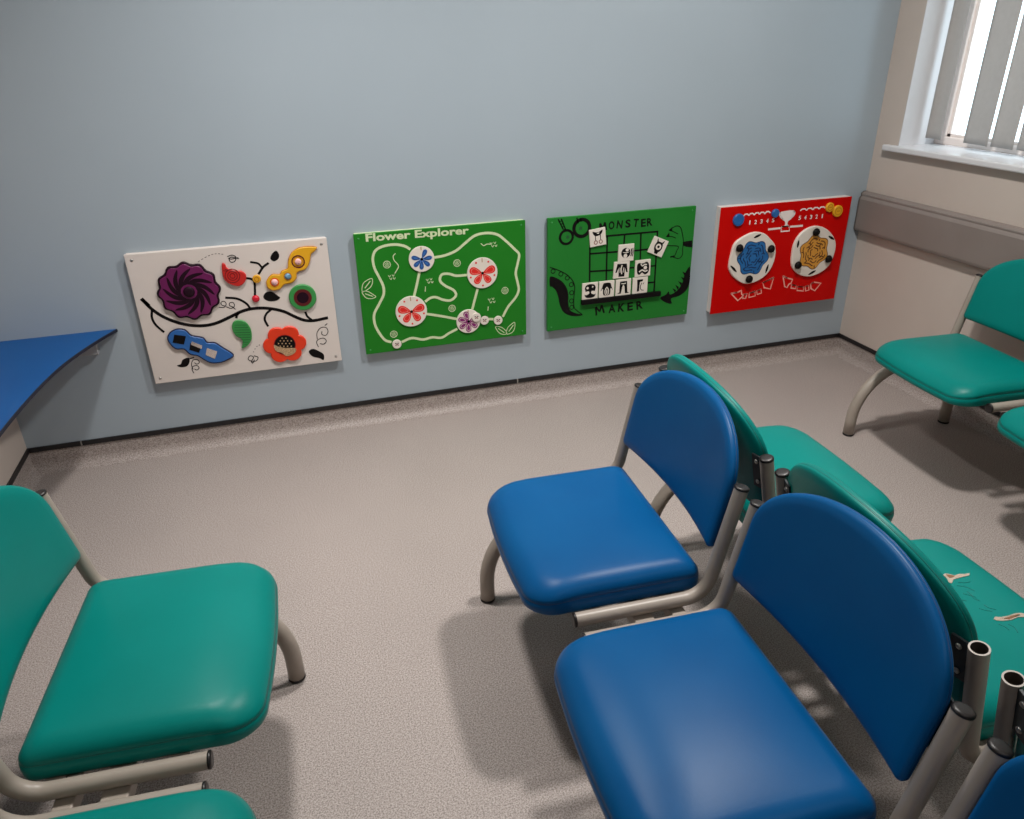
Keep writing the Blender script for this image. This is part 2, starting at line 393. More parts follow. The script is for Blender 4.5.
def seat_rings():
    rings = []
    for d, z, k in ((.10, .3625, 0), (.014, .3625, .15), (.004, .3645, .25), (0, .372, .4), (-.001, .386, .6), (0, .398, .8), (.0025, .4015, .85), (.001, .4035, .85), (.0035, .4115, .92), (.010, .4215, 1), (.020, .4295, 1), (.034, .4350, 1)):
        rings.append([Vector((p.x, p.y, z-drop(p.x)*k)) for p in (inset(SO, d) if d < .009 else shrink(d))])
    base = shrink(.034); c = Vector((.05, 0, 0))
    for s in (.95, .88, .8, .7, .6, .5, .4, .3, .2, .1):
        rings.append([Vector((q.x, q.y, seat_top(q.x, q.y))) for q in [c+(p-c)*s for p in base]])
    return rings
def seat_top(u, v):
    a = max(0, 1-abs(v/.2135)**2.4); b_ = max(0, 1-abs((u-.05)/.175)**2.4)
    return .435+.011*(a*b_)**.9-drop(u)
def back_outline():
    W, s0, s1, st, p = .2535, .112, .25, .403, 2.1
    right = [Vector((W*k/11, s0, 0)) for k in range(11)]
    for k in range(6):
        a = pi/2*k/5; right.append(Vector((W-.014+.014*math.sin(a), s0+.014-.014*math.cos(a), 0)))
    for k in range(1, 6): right.append(Vector((W, s0+.014+(s1-s0-.014)*k/6, 0)))
    for k in range(29):
        a = pi/2*k/28; right.append(Vector((W*math.cos(a)**(2/p), s1+(st-s1)*math.sin(a)**(2/p), 0)))
    left = [Vector((-p_.x, p_.y, 0)) for p_ in reversed(right[1:-1])]
    return right+left
BO = back_outline()
def shrink_b(d): return [Vector((p.x*(1-d/.2535), .255+(p.y-.255)*(1-d/.143), 0)) for p in BO]
def back_rings():
    rings = []; c = Vector((0, .255, 0)); rear = shrink_b(.012); front = shrink_b(.024)
    for q in (.1, .3, .5, .7, .9): rings.append([bk(p.x, p.y, -.0115) for p in [c+(p-c)*q for p in rear]])
    for d, n in ((.010, -.0115), (.0025, -.0085), (0, -.004), (.0012, -.0018), (0, .0004), (0, .005), (.0025, .0095), (.009, .0130), (.024, .0150)):
        rings.append([bk(p.x, p.y, n) for p in (inset(BO, d) if d < .004 else shrink_b(d))])
    for q in (.9, .7, .5, .3, .1): rings.append([bk(p.x, p.y, .0150+.0015*(1-q*q)) for p in [c+(p-c)*q for p in front]])
    return rings
def side_path(v, h=1.0):
    F = Vector((UF, v, WT)); B = Vector((UB, v, WT)); E = Vector((UE, v, WE)); r = .062
    d1 = (F-B).normalized(); d2 = (E-B).normalized(); th = d1.angle(d2); q = r/math.tan(th/2)
    ctr = B+(d1+d2).normalized()*(r/math.sin(th/2)); a = B+d1*q; e = B+d2*q
    path = [F, F+(a-F)*.5]
    va, ve = a-ctr, e-ctr; ang = va.angle(ve); ax = va.cross(ve).normalized()
    for k in range(13): path.append(ctr+Matrix.Rotation(ang*k/12, 3, ax) @ va)
    path += [e+(E-e)*.5, E]
    return path
def hollow(mb, path, r, ri):
    mb.loft(frames(path, r, 24, (0, 1, 0)), 'tube', False, False)
    mb.loft(frames(path, ri, 24, (0, 1, 0)), 'tube_dark', False, False)
    for i in (0, -1):
        a = frames(path, r, 24, (0, 1, 0))[i]; c = frames(path, ri, 24, (0, 1, 0))[i]
        mb.loft([a, c], 'tube', False, False)
def cap_mesh(p, d, name, parent):
    p = Vector(p); d = Vector(d).normalized()
    mb = MB(); path = [p-d*.012, p-d*.0005, p-d*.0003, p+d*.0035, p+d*.0055, p+d*.006]
    mb.tube(path, [RT-.004, RT-.004, RT+.0008, RT+.0008, RT-.002, RT-.006], 'cap', 20)
    return mb.build(name, parent)
CH = {}
def chair_parts(kind):
    """template objects for one chair (kept for the first chair of that colour, copied for the rest)"""
    if kind in CH: return CH[kind]
    vin, pip = kind+'_vinyl', kind+'_piping'
    d = {}
    mb = MB(); mb.loft(seat_rings(), vin); d['seat'] = mb
    mb = MB()
    pts = [Vector((p.x, p.y, .4015-.85*drop(p.x))) for p in inset(SO, .0022)]; pts.append(pts[0])
    mb.tube(pts, .0013, pip, 6, False); d['piping'] = mb
    mb = MB(); mb.loft(back_rings(), vin); d['backrest'] = mb
    mb = MB(); pts = [bk(p.x, p.y, -.0018) for p in inset(BO, .001)]; pts.append(pts[0])
    mb.tube(pts, .0013, pip, 6, False); d['back_piping'] = mb
    CH[kind] = {k: v.build(k if k != 'back_piping' else 'piping') for k, v in d.items()}
    for o in CH[kind].values(): COL.objects.unlink(o)
    return CH[kind]
def make_chair(kind, loc, rz, label, group, open_near=False, open_far=False, near=1):
    root = empty('waiting_room_chair', (loc[0], loc[1], 0), rz); tag(root, label, 'chair', group)
    T = chair_parts(kind)
    seat = inst(T['seat'], root); inst(T['piping'], seat)
    back = inst(T['backrest'], root); inst(T['piping'] if False else T['back_piping'], back)
    for sgn in (1, -1):
        path = side_path(sgn*TT); opened = open_near if sgn == near else open_far
        mb = MB(); hollow(mb, path, RT, RT-.003); tb = mb.build('side_tube', root)
        cap_mesh(path[0], path[0]-path[1], 'end_cap', tb)
        if not opened: cap_mesh(path[-1], path[-1]-path[-2], 'end_cap', tb)
        # steel bracket joining the tube to the back pad, with two screws
        mb = MB(); a, e = sgn*.228, sgn*.2575
        vs = [bk(v, s, n) for v, s in ((a, .185), (e, .185), (e, .275), (a, .275)) for n in (-.0160, -.0117)]
        mb.add(vs, [(0, 1, 3, 2), (2, 3, 5, 4), (4, 5, 7, 6), (6, 7, 1, 0), (0, 2, 4, 6), (1, 7, 5, 3)], 'bracket')
        br = mb.build('bracket', root)
        for s in (.202, .258):
            c = bk(sgn*.242, s, -.0160); nn = bk(0, 0, -1)-bk(0, 0, 0)
            mb = MB(); mb.tube([c-nn*.001, c+nn*.002, c+nn*.0035], [.0055, .0055, .003], 'screw', 12); mb.build('screw', br)
    for u in (-.105, .10):
        mb = MB(); mb.bbox((u-.016, -(TT-RT+.004), .3537), (u+.016, TT-RT+.004, .3627), .002, 'tube'); mb.build('cross_bar', root)
    return root, seat

ROWS = {'B': (.132, -1.575, -.053, pi), 'L': (-.910, -1.683, -.077, 0.), 'R': (1.826, -1.068, -.085, pi), 'T': (.672, -1.508, -.051, 0.)}
def pos(row, k):
    x, y, th, f = ROWS[row]; return (x+math.sin(th)*k*PIT, y-math.cos(th)*k*PIT), f+th
G1 = 'blue chairs in the double row'; G2 = 'teal chairs in the double row'; G3 = 'teal chairs by the corner desk'; G4 = 'teal chairs below the window'
def row(rowk, kind, specs, group):
    out = []
    for k, (lab, on, of) in enumerate(specs):
        (x, y), a = pos(rowk, k)
        near = 1 if ROWS[rowk][3] == pi else -1          # local +y points to the camera side for chairs turned round
        out.append(make_chair(kind, (x, y), a, lab, group, on, of, near))
    return out
row('B', 'blue', [('blue vinyl chair at the end of the blue row closest to the play panels', 0, 0),
                  ('blue vinyl chair in the middle of the blue row with worn shiny seat', 0, 0),
                  ('blue vinyl chair cut off by the picture edge, last of the blue row', 0, 0)], G1)
TR = row('T', 'teal', [('teal vinyl chair with an untorn seat, back to back with the end blue chair', 0, 0),
                       ('teal vinyl chair whose seat is torn in two places showing pale backing', 1, 0),
                       ('teal vinyl chair beyond the torn one, almost hidden, with an open tube end', 0, 1)], G2)
row('L', 'teal', [('teal vinyl chair in front of the blue corner desk, whole seat in view', 0, 0),
                  ('teal vinyl chair of which only a rounded seat corner shows, next to the desk chair', 0, 0)], G3)
row('R', 'teal', [('teal vinyl chair beneath the grey wall rail with arched leg on open floor', 0, 0),
                  ('teal vinyl chair cut off by the picture edge under the window, only seat corner showing', 0, 0)], G4)

# beams and arched legs that carry each row
def underframe(rowk, n, label, leg_at, y_shift=0):
    (x, y), a = pos(rowk, 0)
    root = empty('seating_underframe', (x, y, 0), a); tag(root, label, 'frame', 'steel underframes of the chair rows')
    s = 1 if ROWS[rowk][3] == pi else -1
    y0, y1 = -s*(TT+.03), s*((n-1)*PIT+TT+.03)
    lo, hi = min(y0, y1), max(y0, y1)
    for u, w in ((.0, .046), (-.082, .034)):
        mb = MB(); mb.bbox((u-w/2, lo, .3225), (u+w/2, hi, .3532), .003, 'tube'); mb.build('support_beam', root)
    for v in leg_at:
        yy = s*v; pts = []
        cx, r = .010, .228
        pts.append(Vector((cx+r, yy, .008)))
        for k in range(25):
            t = pi*k/24; pts.append(Vector((cx+r*math.cos(t), yy, .068+(r+.004)*math.sin(t))))
        pts.append(Vector((cx-r, yy, .008)))
        mb = MB(); mb.tube(pts, .0215, 'tube', 24); lg = mb.build('arched_leg', root)
        for sx in (1, -1):
            mb = MB(); mb.tube([(cx+sx*r, yy, 0), (cx+sx*r, yy, .002), (cx+sx*r, yy, .009)], [.020, .0222, .0222], 'cap', 24); mb.build('foot_cap', lg)
    return root
underframe('B', 3, 'grey steel beams and arched legs under the three blue chairs', (-TT, 2*PIT+TT))
underframe('T', 3, 'grey steel beams and arched legs under the teal chairs behind the blue row', (-TT, 2*PIT+TT))
underframe('L', 2, 'grey steel beams and arched leg under the teal chairs by the desk', (-TT, PIT+TT))
underframe('R', 2, 'grey steel beams and arched legs under the teal chairs below the window', (-TT, PIT+TT))

# tears in the second teal seat
troot, tseat = TR[1]
(tx, ty), ta = pos('T', 1)
inv = Matrix.Translation((tx, ty, 0)) @ Matrix.Rotation(ta, 4, 'Z'); inv.invert()
def on_seat(a, b_, h):
    p = inv @ at(930+a/8.19, 540+b_/8.19, 2, .447)
    p = inv @ at(930+a/8.19, 540+b_/8.19, 2, seat_top(p.x, p.y))
    return Vector((p.x, p.y, seat_top(p.x, p.y)+h))
def patch(mb, pts, h, mname):
    P = [on_seat(a, b_, h) for a, b_ in pts]; n = len(P)
    Q = [p-Vector((0, 0, .003)) for p in P]
    mb.add(P+Q, [list(range(n)), [2*n-1-i for i in range(n)]]+[(i, n+i, n+(i+1) % n, (i+1) % n) for i in range(n)], mname)
t1 = [(105, 287), (125, 276), (160, 282), (200, 293), (238, 279), (280, 280), (324, 270), (322, 290), (270, 302), (235, 312), (192, 324), (178, 356), (150, 350), (143, 322), (122, 302)]
t1i = [(130, 286), (160, 288), (205, 298), (190, 308), (160, 312), (142, 302)]
t2 = [(520, 650), (530, 632), (580, 634), (640, 622), (700, 600), (745, 596), (790, 606), (778, 630), (720, 632), (665, 656), (600, 664), (545, 662)]
t2i = [(605, 646), (650, 630), (705, 612), (735, 608), (700, 628), (650, 652)]
for o_, i_ in ((t1, t1i), (t2, t2i)):
    mb = MB(); patch(mb, o_, .0012, 'tear_edge'); patch(mb, i_, .0016, 'tear_core')
    tag(mb.build('tear', tseat), 'torn pale patch of exposed backing')
mb = MB()
for st in ([(220, 375), (270, 380), (320, 395), (370, 420)], [(270, 440), (330, 455), (380, 470)], [(300, 420), (340, 450), (360, 480), (410, 500)], [(400, 560), (450, 575), (510, 585)],
           [(440, 530), (480, 555), (540, 570)], [(560, 690), (610, 710), (650, 740)], [(230, 345), (290, 350), (330, 340)], [(190, 470), (250, 490), (300, 500)], [(640, 690), (690, 715), (720, 760)]):
    pts = [on_seat(a, b_, .0003) for a, b_ in spline([Vector((q[0], q[1], 0)) for q in st], 4) for a, b_ in ((0, 0),)] if False else [on_seat(q.x, q.y, .0002) for q in spline([Vector((s_[0], s_[1], 0)) for s_ in st], 4)]
    mb.tube(pts, .0007, 'teal_piping', 6)
tag(mb.build('crease', tseat), 'fine cracks in the worn vinyl')

# ------------------------------------------------------------------ play panels: 2-D drawing on the panel face
class Face:
    """maps zoomed photo readings to panel metres on the plane y = -t"""
    def __init__(s, ox, oy, sc, t): s.o = (ox, oy, sc); s.t = t
    def __call__(s, a, b_):
        p = at(s.o[0]+a/s.o[2], s.o[1]+b_/s.o[2], 1, -s.t); return Vector((p.x, p.z))
def extr(mb, P, y0, y1, mname, bev=0):
    """closed outline P (x,z) from y0 (back) to y1 (front, more negative)"""
    n = len(P)
    area = sum(P[i].x*P[(i+1) % n].y-P[(i+1) % n].x*P[i].y for i in range(n))
    if area < 0: P = P[::-1]
    rings = [[(p.x, y0, p.y) for p in P], [(p.x, y1+bev, p.y) for p in P]]
    if bev:
        Q = inset2(P, bev); rings.append([(p.x, y1, p.y) for p in Q])
    vs = [p for r in rings for p in r]; fs = []
    for i in range(len(rings)-1):
        for j in range(n): fs.append((i*n+j, i*n+(j+1) % n, (i+1)*n+(j+1) % n, (i+1)*n+j))
    fs.append(list(range(n))[::-1]); fs.append([(len(rings)-1)*n+j for j in range(n)])
    mb.add(vs, fs, mname)
def inset2(P, d):
    n = len(P); out = []
    for i in range(n):
        t = (P[(i+1) % n]-P[i-1]); t = t.normalized() if t.length > 1e-9 else Vector((1, 0))
        out.append(P[i]+Vector((-t.y, t.x))*d)
    return out
def sp2(P, n=6, closed=False):
    return [Vector((q.x, q.y)) for q in spline([Vector((p.x, p.y, 0)) for p in P], n, closed)]
def circ(c, r, n=32, ry=None, a0=0): return [Vector((c.x+r*math.cos(a0+2*pi*k/n), c.y+(ry or r)*math.sin(a0+2*pi*k/n))) for k in range(n)]
def stroke(mb, P, w, y0, y1, mname, taper=None):
    n = len(P); Lp, Rp = [], []
    for i in range(n):
        t = P[min(i+1, n-1)]-P[max(i-1, 0)]; t = t.normalized() if t.length > 1e-9 else Vector((1, 0))
        ww = w/2*(taper[0]+(taper[1]-taper[0])*i/(n-1) if taper else 1); nn = Vector((-t.y, t.x))*ww
        Lp.append(P[i]+nn); Rp.append(P[i]-nn)
    vs = [(p.x, y1, p.y) for p in Lp]+[(p.x, y1, p.y) for p in Rp]+[(p.x, y0, p.y) for p in Lp]+[(p.x, y0, p.y) for p in Rp]
    fs = []
    for i in range(n-1):
        fs += [(i, i+1, n+i+1, n+i), (i, 2*n+i, 2*n+i+1, i+1), (n+i, n+i+1, 3*n+i+1, 3*n+i), (2*n+i, 3*n+i, 3*n+i+1, 2*n+i+1)]
    fs += [(0, n, 3*n, 2*n), (n-1, 3*n-1, 4*n-1, 2*n-1)]
    mb.add(vs, fs, mname)
def curl(mb, F, pts, w, y, mname='black', n=6, d=.0007): stroke(mb, sp2([F(*p) for p in pts], n), w, y, y-d, mname)
def lines(mb, F, pts, w, y, mname, d=.0007): stroke(mb, [F(*p) for p in pts], w, y, y-d, mname)
def ringstroke(mb, c, r, w, y, mname, n=28, ry=None, d=.0007):
    P = circ(c, r, n, ry); stroke(mb, P+[P[0], ], w, y, y-d, mname)
def fill(mb, F, pts, y, mname, d=.0007, sp=5, bev=0):
    P = [F(*p) for p in pts]
    if sp: P = sp2(P, sp, True)
    extr(mb, P, y, y-d, mname, bev)
def glyph(txt, bold=0.0):
    c = bpy.data.curves.new('lettering', 'FONT'); c.body = txt; c.offset = bold; c.resolution_u = 3; c.fill_mode = 'FRONT'
    o = bpy.data.objects.new('lettering', c); COL.objects.link(o)
    dg = bpy.context.evaluated_depsgraph_get(); me = o.evaluated_get(dg).to_mesh()
    vs = [v.co.copy() for v in me.vertices]; fs = [list(p.vertices) for p in me.polygons]
    o.evaluated_get(dg).to_mesh_clear(); bpy.data.objects.remove(o); bpy.data.curves.remove(c)
    return vs, fs
def text(mb, txt, p0, p1, h, y, mname, bold=.02, rot=0):
    """text whose baseline runs p0 -> p1 (panel metres) with cap height h"""
    vs, fs = glyph(txt, bold)
    x0 = min(v.x for v in vs); x1 = max(v.x for v in vs); e = (p1-p0); w = e.length; ex = e.normalized(); ey = Vector((-ex.y, ex.x))
    caph = .729+2*bold
    out = []
    for v in vs:
        q = p0+ex*((v.x-x0)/(x1-x0)*w)+ey*((v.y+bold)/caph*h); out.append((q.x, y, q.y))
    mb.add(out, fs, mname)
def letter(mb, ch, c, w, h, rot, y, mname, bold=.03):
    vs, fs = glyph(ch, bold)
    x0 = min(v.x for v in vs); x1 = max(v.x for v in vs); y0 = min(v.y for v in vs); y1 = max(v.y for v in vs); out = []
    for v in vs:
        u = ((v.x-x0)/(x1-x0)-.5)*w; q = ((v.y-y0)/(y1-y0)-.5)*h
        out.append((c.x+u*math.cos(rot)-q*math.sin(rot), y, c.y+u*math.sin(rot)+q*math.cos(rot)))
    mb.add(out, fs, mname)
def dome(mb, c, y, r, h, mname, n=24, m=6):
    rings = [[(c.x+r*math.cos(pi/2*k/m)*math.cos(2*pi*j/n), y-h*math.sin(pi/2*k/m), c.y+r*math.cos(pi/2*k/m)*math.sin(2*pi*j/n)) for j in range(n)] for k in range(m)]
    mb.loft(rings, mname, True, True)
def board(name_label, cat_group, x0, x1, z0, z1, t, mname, tb=.010, backm=None, gap=.0004):
    root = empty('activity_panel', ((x0+x1)/2, 0, z0)); tag(root, name_label, 'play panel', cat_group)
    mb = MB(); mb.bbox((x0+.004, -(t-tb-gap), z0+.004), (x1-.004, -.0003, z1-.004 if backm is None else z1), .0015, backm or mname); mb.build('backing_board', root, root.location)
    mb = MB(); mb.bbox((x0, -t, z0), (x1, -(t-tb), z1), .0015, mname)
    return root, mb
PG = 'children\'s play panels on the blue wall'
def bead_screws(root, x0, x1, z0, z1, t, mname='screw', m=.022, r=.005):
    for x in (x0+m, x1-m):
        for z in (z0+m, z1-m):
            mb = MB(); mb.tube([(x, -t+.0002, z), (x, -t-.0012, z), (x, -t-.002, z)], [r, r, r*.5], mname, 14); mb.build('screw', root, root.location)

# ---- panel 1: white board with branch
t = .027; x0, x1, z0, z1 = -1.0765, -.3573, .3150, .8262; y = -t
root, bd = board('white play panel with a black branch, purple spinner and colourful pods', PG, x0, x1, z0, z1, t, 'white_board', .011, 'white_board', .0018)
L = root.location
A = Face(110, 220, 4.096, t)
bw = .012
br = [(128, 322), (175, 368), (230, 402), (300, 426), (370, 433), (430, 424), (490, 398), (540, 374), (590, 362), (650, 362), (710, 374), (760, 397), (800, 411), (840, 411), (893, 400)]
curl(bd, A, br, bw, y)
for pts, w in (([(128, 322), (145, 338), (160, 352)], .0135), ([(172, 368), (172, 400), (188, 430), (222, 460)], .0085), ([(472, 318), (520, 322), (556, 340), (575, 362)], .0085),
               ([(530, 378), (520, 390), (517, 402)], .009), ([(660, 366), (640, 385), (634, 408), (648, 436)], .0085), ([(800, 376), (808, 394), (826, 409)], .0085),
               ([(574, 172), (606, 178), (622, 194)], .0075), ([(650, 176), (628, 192), (608, 222)], .0085), ([(556, 238), (580, 242), (592, 258), (594, 310)], .0085)):
    curl(bd, A, pts, w, y)
for pts in ([(657, 158), (664, 138), (680, 126), (692, 140), (690, 158), (672, 169)], [(628, 312), (640, 296), (664, 294), (690, 312), (697, 318), (682, 330), (655, 333), (634, 325)],
            [(815, 536), (832, 528), (858, 538), (876, 552), (874, 573), (858, 566), (832, 560), (818, 548)], [(274, 596), (290, 590), (298, 572), (322, 564), (326, 580), (316, 598), (292, 603)]):
    fill(bd, A, pts, y, 'black')
lines(bd, A, [(322, 570), (344, 562)], .004, y, 'black')
for pts in ([(340, 612), (334, 592), (340, 574), (358, 572), (366, 583), (356, 590), (346, 584)], [(344, 627), (336, 612), (340, 600), (356, 596), (365, 606), (356, 614), (346, 610)],
            [(849, 488), (848, 462), (862, 442), (884, 440), (893, 456), (884, 472), (868, 468), (868, 456)], [(854, 520), (846, 500), (856, 488), (876, 484), (886, 496), (876, 508), (860, 506)],
            [(880, 432), (890, 424)], [(446, 357), (466, 358), (476, 345), (468, 333), (455, 337), (458, 348), (470, 352)], [(476, 355), (496, 362), (510, 352), (504, 338), (490, 340), (490, 350), (502, 356), (514, 366)]):
    curl(bd, A, pts, .0028, y, 'black')
for pts in ([(480, 150), (500, 144), (516, 152), (510, 170), (494, 172), (488, 158), (500, 152), (528, 158)], [(484, 156), (496, 160), (526, 154)],
            [(574, 578), (566, 568), (574, 556), (588, 562), (580, 580), (600, 576), (606, 562), (590, 556)], [(576, 574), (584, 586), (592, 572)]):
    curl(bd, A, pts, .003, y, 'black')
for k in range(8):
    t0, t1_ = k/8, k/8+.07
    f_ = lambda q: A(360+110*q, 172-34*math.sin(pi*min(1, q*1.1)*.62))
    stroke(bd, [f_(t0), f_(t1_)], .0022, y, y-.0005, 'line')
for a_, b2 in ((588, 540), (594, 528), (602, 518), (612, 512)): extr(bd, circ(A(a_, b2), .002, 8), y, y-.0005, 'line')
bd.build('board', root, L)
bead_screws(root, x0, x1, z0, z1, t, 'screw')
# purple spinner
c = A(325, 290); Rr = .1085
def scallop(R0, amp, n=12, ph=0): return [Vector((c.x+(R0+amp*math.cos(n*a+ph))*math.cos(a), c.y+(R0+amp*math.cos(n*a+ph))*math.sin(a))) for a in [2*pi*k/144 for k in range(144)]]
mb = MB(); extr(mb, scallop(Rr, .0046), y-.0002, y-.010, 'purple_dark', .003)
extr(mb, scallop(Rr-.008, .0046), y-.010, y-.013, 'purple', .0015)
for k in range(12):
    a0 = 2*pi*k/12+.12; P1, P2 = [], []
    for i in range(13):
        q = i/12; r = .028+(.091-.028)*q; aa = a0+1.05*(1-q)**1.3-.35; hw = .0116*math.sin(pi*min(1, .16+q*.86))**.6
        P1.append(Vector((c.x+r*math.cos(aa)-hw*math.sin(aa), c.y+r*math.sin(aa)+hw*math.cos(aa)))); P2.append(Vector((c.x+r*math.cos(aa)+hw*math.sin(aa), c.y+r*math.sin(aa)-hw*math.cos(aa))))
    extr(mb, P1+P2[::-1], y-.013, y-.0134, 'purple_dark')
sp_ = mb.build('spinner', root, L)
mb = MB(); mb.tube([(c.x, y-.012, c.y), (c.x, y-.018, c.y), (c.x, y-.021, c.y), (c.x, y-.0215, c.y)], [.020, .020, .016, .006], 'purple_dark', 24); mb.build('hub', sp_, L)
# red leaf with rings
mb = MB(); fill(mb, A, [(458, 180), (468, 176), (480, 195), (505, 205), (540, 208), (558, 226), (552, 252), (530, 268), (500, 264), (472, 245), (460, 215)], y-.0002, 'red', .010, 6, .0025)
cc = A(502, 226)
for r in (.026, .017, .009): ringstroke(mb, cc, r, .0035, y-.010, 'red_dark')
for sh in (0, 9): curl(mb, A, [(462+sh, 205-sh*.6), (478+sh, 206-sh*.4)], .003, y-.010, 'red_dark')
mb.build('textured_leaf', root, L)
# yellow knot and red ball
c2 = A(601, 240); mb = MB(); extr(mb, circ(c2, .0155), y-.0002, y-.008, 'yellow', .002); ringstroke(mb, c2, .008, .003, y-.008, 'yellow_line'); mb.build('button', root, L)
c2 = A(597, 322); mb = MB(); dome(mb, c2, y-.0002, .0145, .013, 'crimson'); mb.build('red_bead', root, L)
# yellow pod with three balls
pod = [(642, 248), (664, 222), (694, 222), (704, 208), (728, 196), (730, 170), (742, 136), (772, 114), (808, 108), (845, 110), (838, 124), (822, 138), (816, 170), (800, 198), (766, 212), (762, 236), (744, 254), (712, 262), (698, 278), (668, 286), (646, 274)]
mb = MB(); fill(mb, A, pod, y-.0002, 'yellow', .010, 5, .0025)
P = sp2([A(*p) for p in pod], 5, True); stroke(mb, P+[P[0]], .0028, y-.0018, y-.0075, 'yellow_line')
pp = mb
for (a_, b2), r, rings_ in (((770, 168), .0125, ((.023, 'maroon', .005), (.0175, 'yellow_line', .0025))), ((728, 228), .0115, ((.014, 'yellow_line', .003),)), ((674, 252), .0125, ((.0155, 'orange_red', .003),))):
    for rr, mn, w in rings_: ringstroke(pp, A(a_, b2), rr, w, y-.010, mn)
pod_o = pp.build('yellow_pod', root, L)
for (a_, b2), mn in (((770, 168), 'pink_ball'), ((728, 228), 'blue_ball'), ((674, 252), 'pink_ball')):
    mb = MB(); dome(mb, A(a_, b2), y-.0098, .0125, .009, mn); mb.build('ball', pod_o, L)
# green ring
c2 = A(789, 315); mb = MB(); extr(mb, circ(c2, .0525, 48), y-.0002, y-.010, 'green', .003); rg = mb.build('green_ring', root, L)
mb = MB(); extr(mb, circ(c2, .0345, 40), y-.0101, y-.0108, 'maroon'); extr(mb, circ(c2, .0225, 40), y-.0108, y-.0112, 'purple_dark'); tag(mb.build('dish', rg, L), 'dark maroon dish in the ring')
# blue pod with three little windows
pod = [(240, 490), (246, 462), (276, 446), (308, 450), (330, 470), (352, 476), (382, 482), (398, 500), (430, 502), (462, 522), (504, 550), (486, 566), (450, 580), (412, 580), (384, 566), (360, 552), (330, 546), (312, 530), (300, 524), (268, 522)]
mb = MB(); fill(mb, A, pod, y-.0002, 'blue', .010, 5, .0025); P = sp2([A(*p) for p in pod], 5, True); stroke(mb, P+[P[0]], .006, y-.0018, y-.0085, 'blue_dark')
bp = mb.build('blue_pod', root, L)
def quad(mb, F, pts, y, mn, d=.001): extr(mb, [F(*p) for p in pts], y, y-d, mn)
mb = MB(); quad(mb, A, [(264, 466), (312, 472), (304, 506), (258, 498)], y-.0101, 'black'); mb.build('turning_block', bp, L)
mb = MB(); quad(mb, A, [(330, 500), (372, 520), (366, 540), (326, 528)], y-.0101, 'black'); quad(mb, A, [(336, 493), (378, 510), (376, 524), (332, 506)], y-.0101, 'mirror', .002); mb.build('turning_block', bp, L)
mb = MB(); quad(mb, A, [(398, 520), (440, 534), (430, 564), (392, 548)], y-.0101, 'mirror', .002); mb.build('turning_block', bp, L)
# green ridged leaf
mb = MB(); fill(mb, A, [(500, 440), (506, 416), (532, 408), (560, 420), (578, 450), (580, 486), (564, 512), (540, 523), (544, 500), (536, 484), (514, 470)], y-.0002, 'green', .008, 6, .002)
for k in range(9):
    yy = 428+k*10; xl = 508 if yy < 455 else 508+(yy-455)*.75; xr = 560+min(18, (yy-420)*.5) if yy < 490 else 578-(yy-490)*.8
    lines(mb, A, [(xl+2, yy), (xr-3, yy-1)], .0022, y-.008, 'green_dark', .0006)
mb.build('ridged_leaf', root, L)
# red flower with viewing dish
c2 = A(716, 507); P = []
for k in range(120):
    a_ = 2*pi*k/120; r = .0815*(.80+.20*abs(math.cos(3*a_))**.75); P.append(Vector((c2.x+r*math.cos(a_)*1.03, c2.y+r*math.sin(a_)*.98)))
mb = MB(); extr(mb, P, y-.0002, y-.010, 'orange_red', .003); fl = mb.build('red_flower', root, L)
mb = MB(); extr(mb, circ(c2, .0405, 40), y-.0101, y-.0112, 'black'); ringstroke(mb, c2, .0405, .0025, y-.0112, 'red_dark', 40)
fill(mb, A, [(671, 508), (692, 516), (716, 520), (760, 522), (754, 542), (724, 553), (704, 540), (680, 532)], y-.0112, 'tan', .0012)
for i in range(4):
    for j in range(4):
        a_, b2 = 690+i*15+(j % 2)*7, 480+j*11
        if (a_-716)**2+(b2-507)**2 < 33**2: extr(mb, circ(A(a_, b2), .0028, 10), y-.0112, y-.0122, 'tan')
tag(mb.build('dish', fl, L), 'dark dish with tan beads')

# ---- panel 2: green board with tracks
x0, x1, z0, z1 = -.2545, .4510, .3265, .8290
root, bd = board('green play panel with a winding cream track and four flower discs', PG, x0, x1, z0, z1, t, 'green_board', .012, 'cream')
L = root.location
A = Face(345, 210, 5.389, t)
text(bd, 'Flower Explorer', A(113, 171), A(668, 129), .0335, y-.0006, 'cream', .032)
tw = .0105
T_ = [[(352, 212), (320, 194), (270, 186), (210, 194), (165, 218), (150, 260), (158, 310), (185, 365), (206, 410), (208, 455), (185, 505), (158, 560), (160, 610), (180, 655), (215, 700), (250, 712)],
      [(482, 256), (540, 244), (600, 218), (650, 176), (700, 138), (760, 124), (820, 132), (866, 166), (915, 212), (938, 240), (930, 290), (920, 340), (930, 390), (936, 430), (920, 470), (880, 520), (850, 575)],
      [(402, 330), (388, 398), (372, 465)], [(715, 424), (700, 480), (686, 535)], [(658, 350), (600, 354), (560, 344), (522, 348), (512, 380), (540, 408), (585, 432), (598, 460), (570, 486), (530, 484), (490, 470), (460, 474), (432, 494)],
      [(440, 560), (520, 572), (606, 588)], [(306, 712), (360, 690), (420, 698), (470, 686), (520, 688), (560, 664), (606, 640)], [(745, 588), (780, 588), (800, 588)]]
for P in T_: curl(bd, A, P, tw, y, 'cream')
for c_ in ((226, 294), (604, 286), (862, 434), (577, 530), (263, 669)):
    cc = A(*c_); ringstroke(bd, cc, .0142, .0028, y, 'cream', 20)
    for k in range(5):
        a_ = 2*pi*k/5+.3; ringstroke(bd, Vector((cc.x+.0062*math.cos(a_), cc.y+.0062*math.sin(a_))), .0036, .0016, y, 'cream', 8)
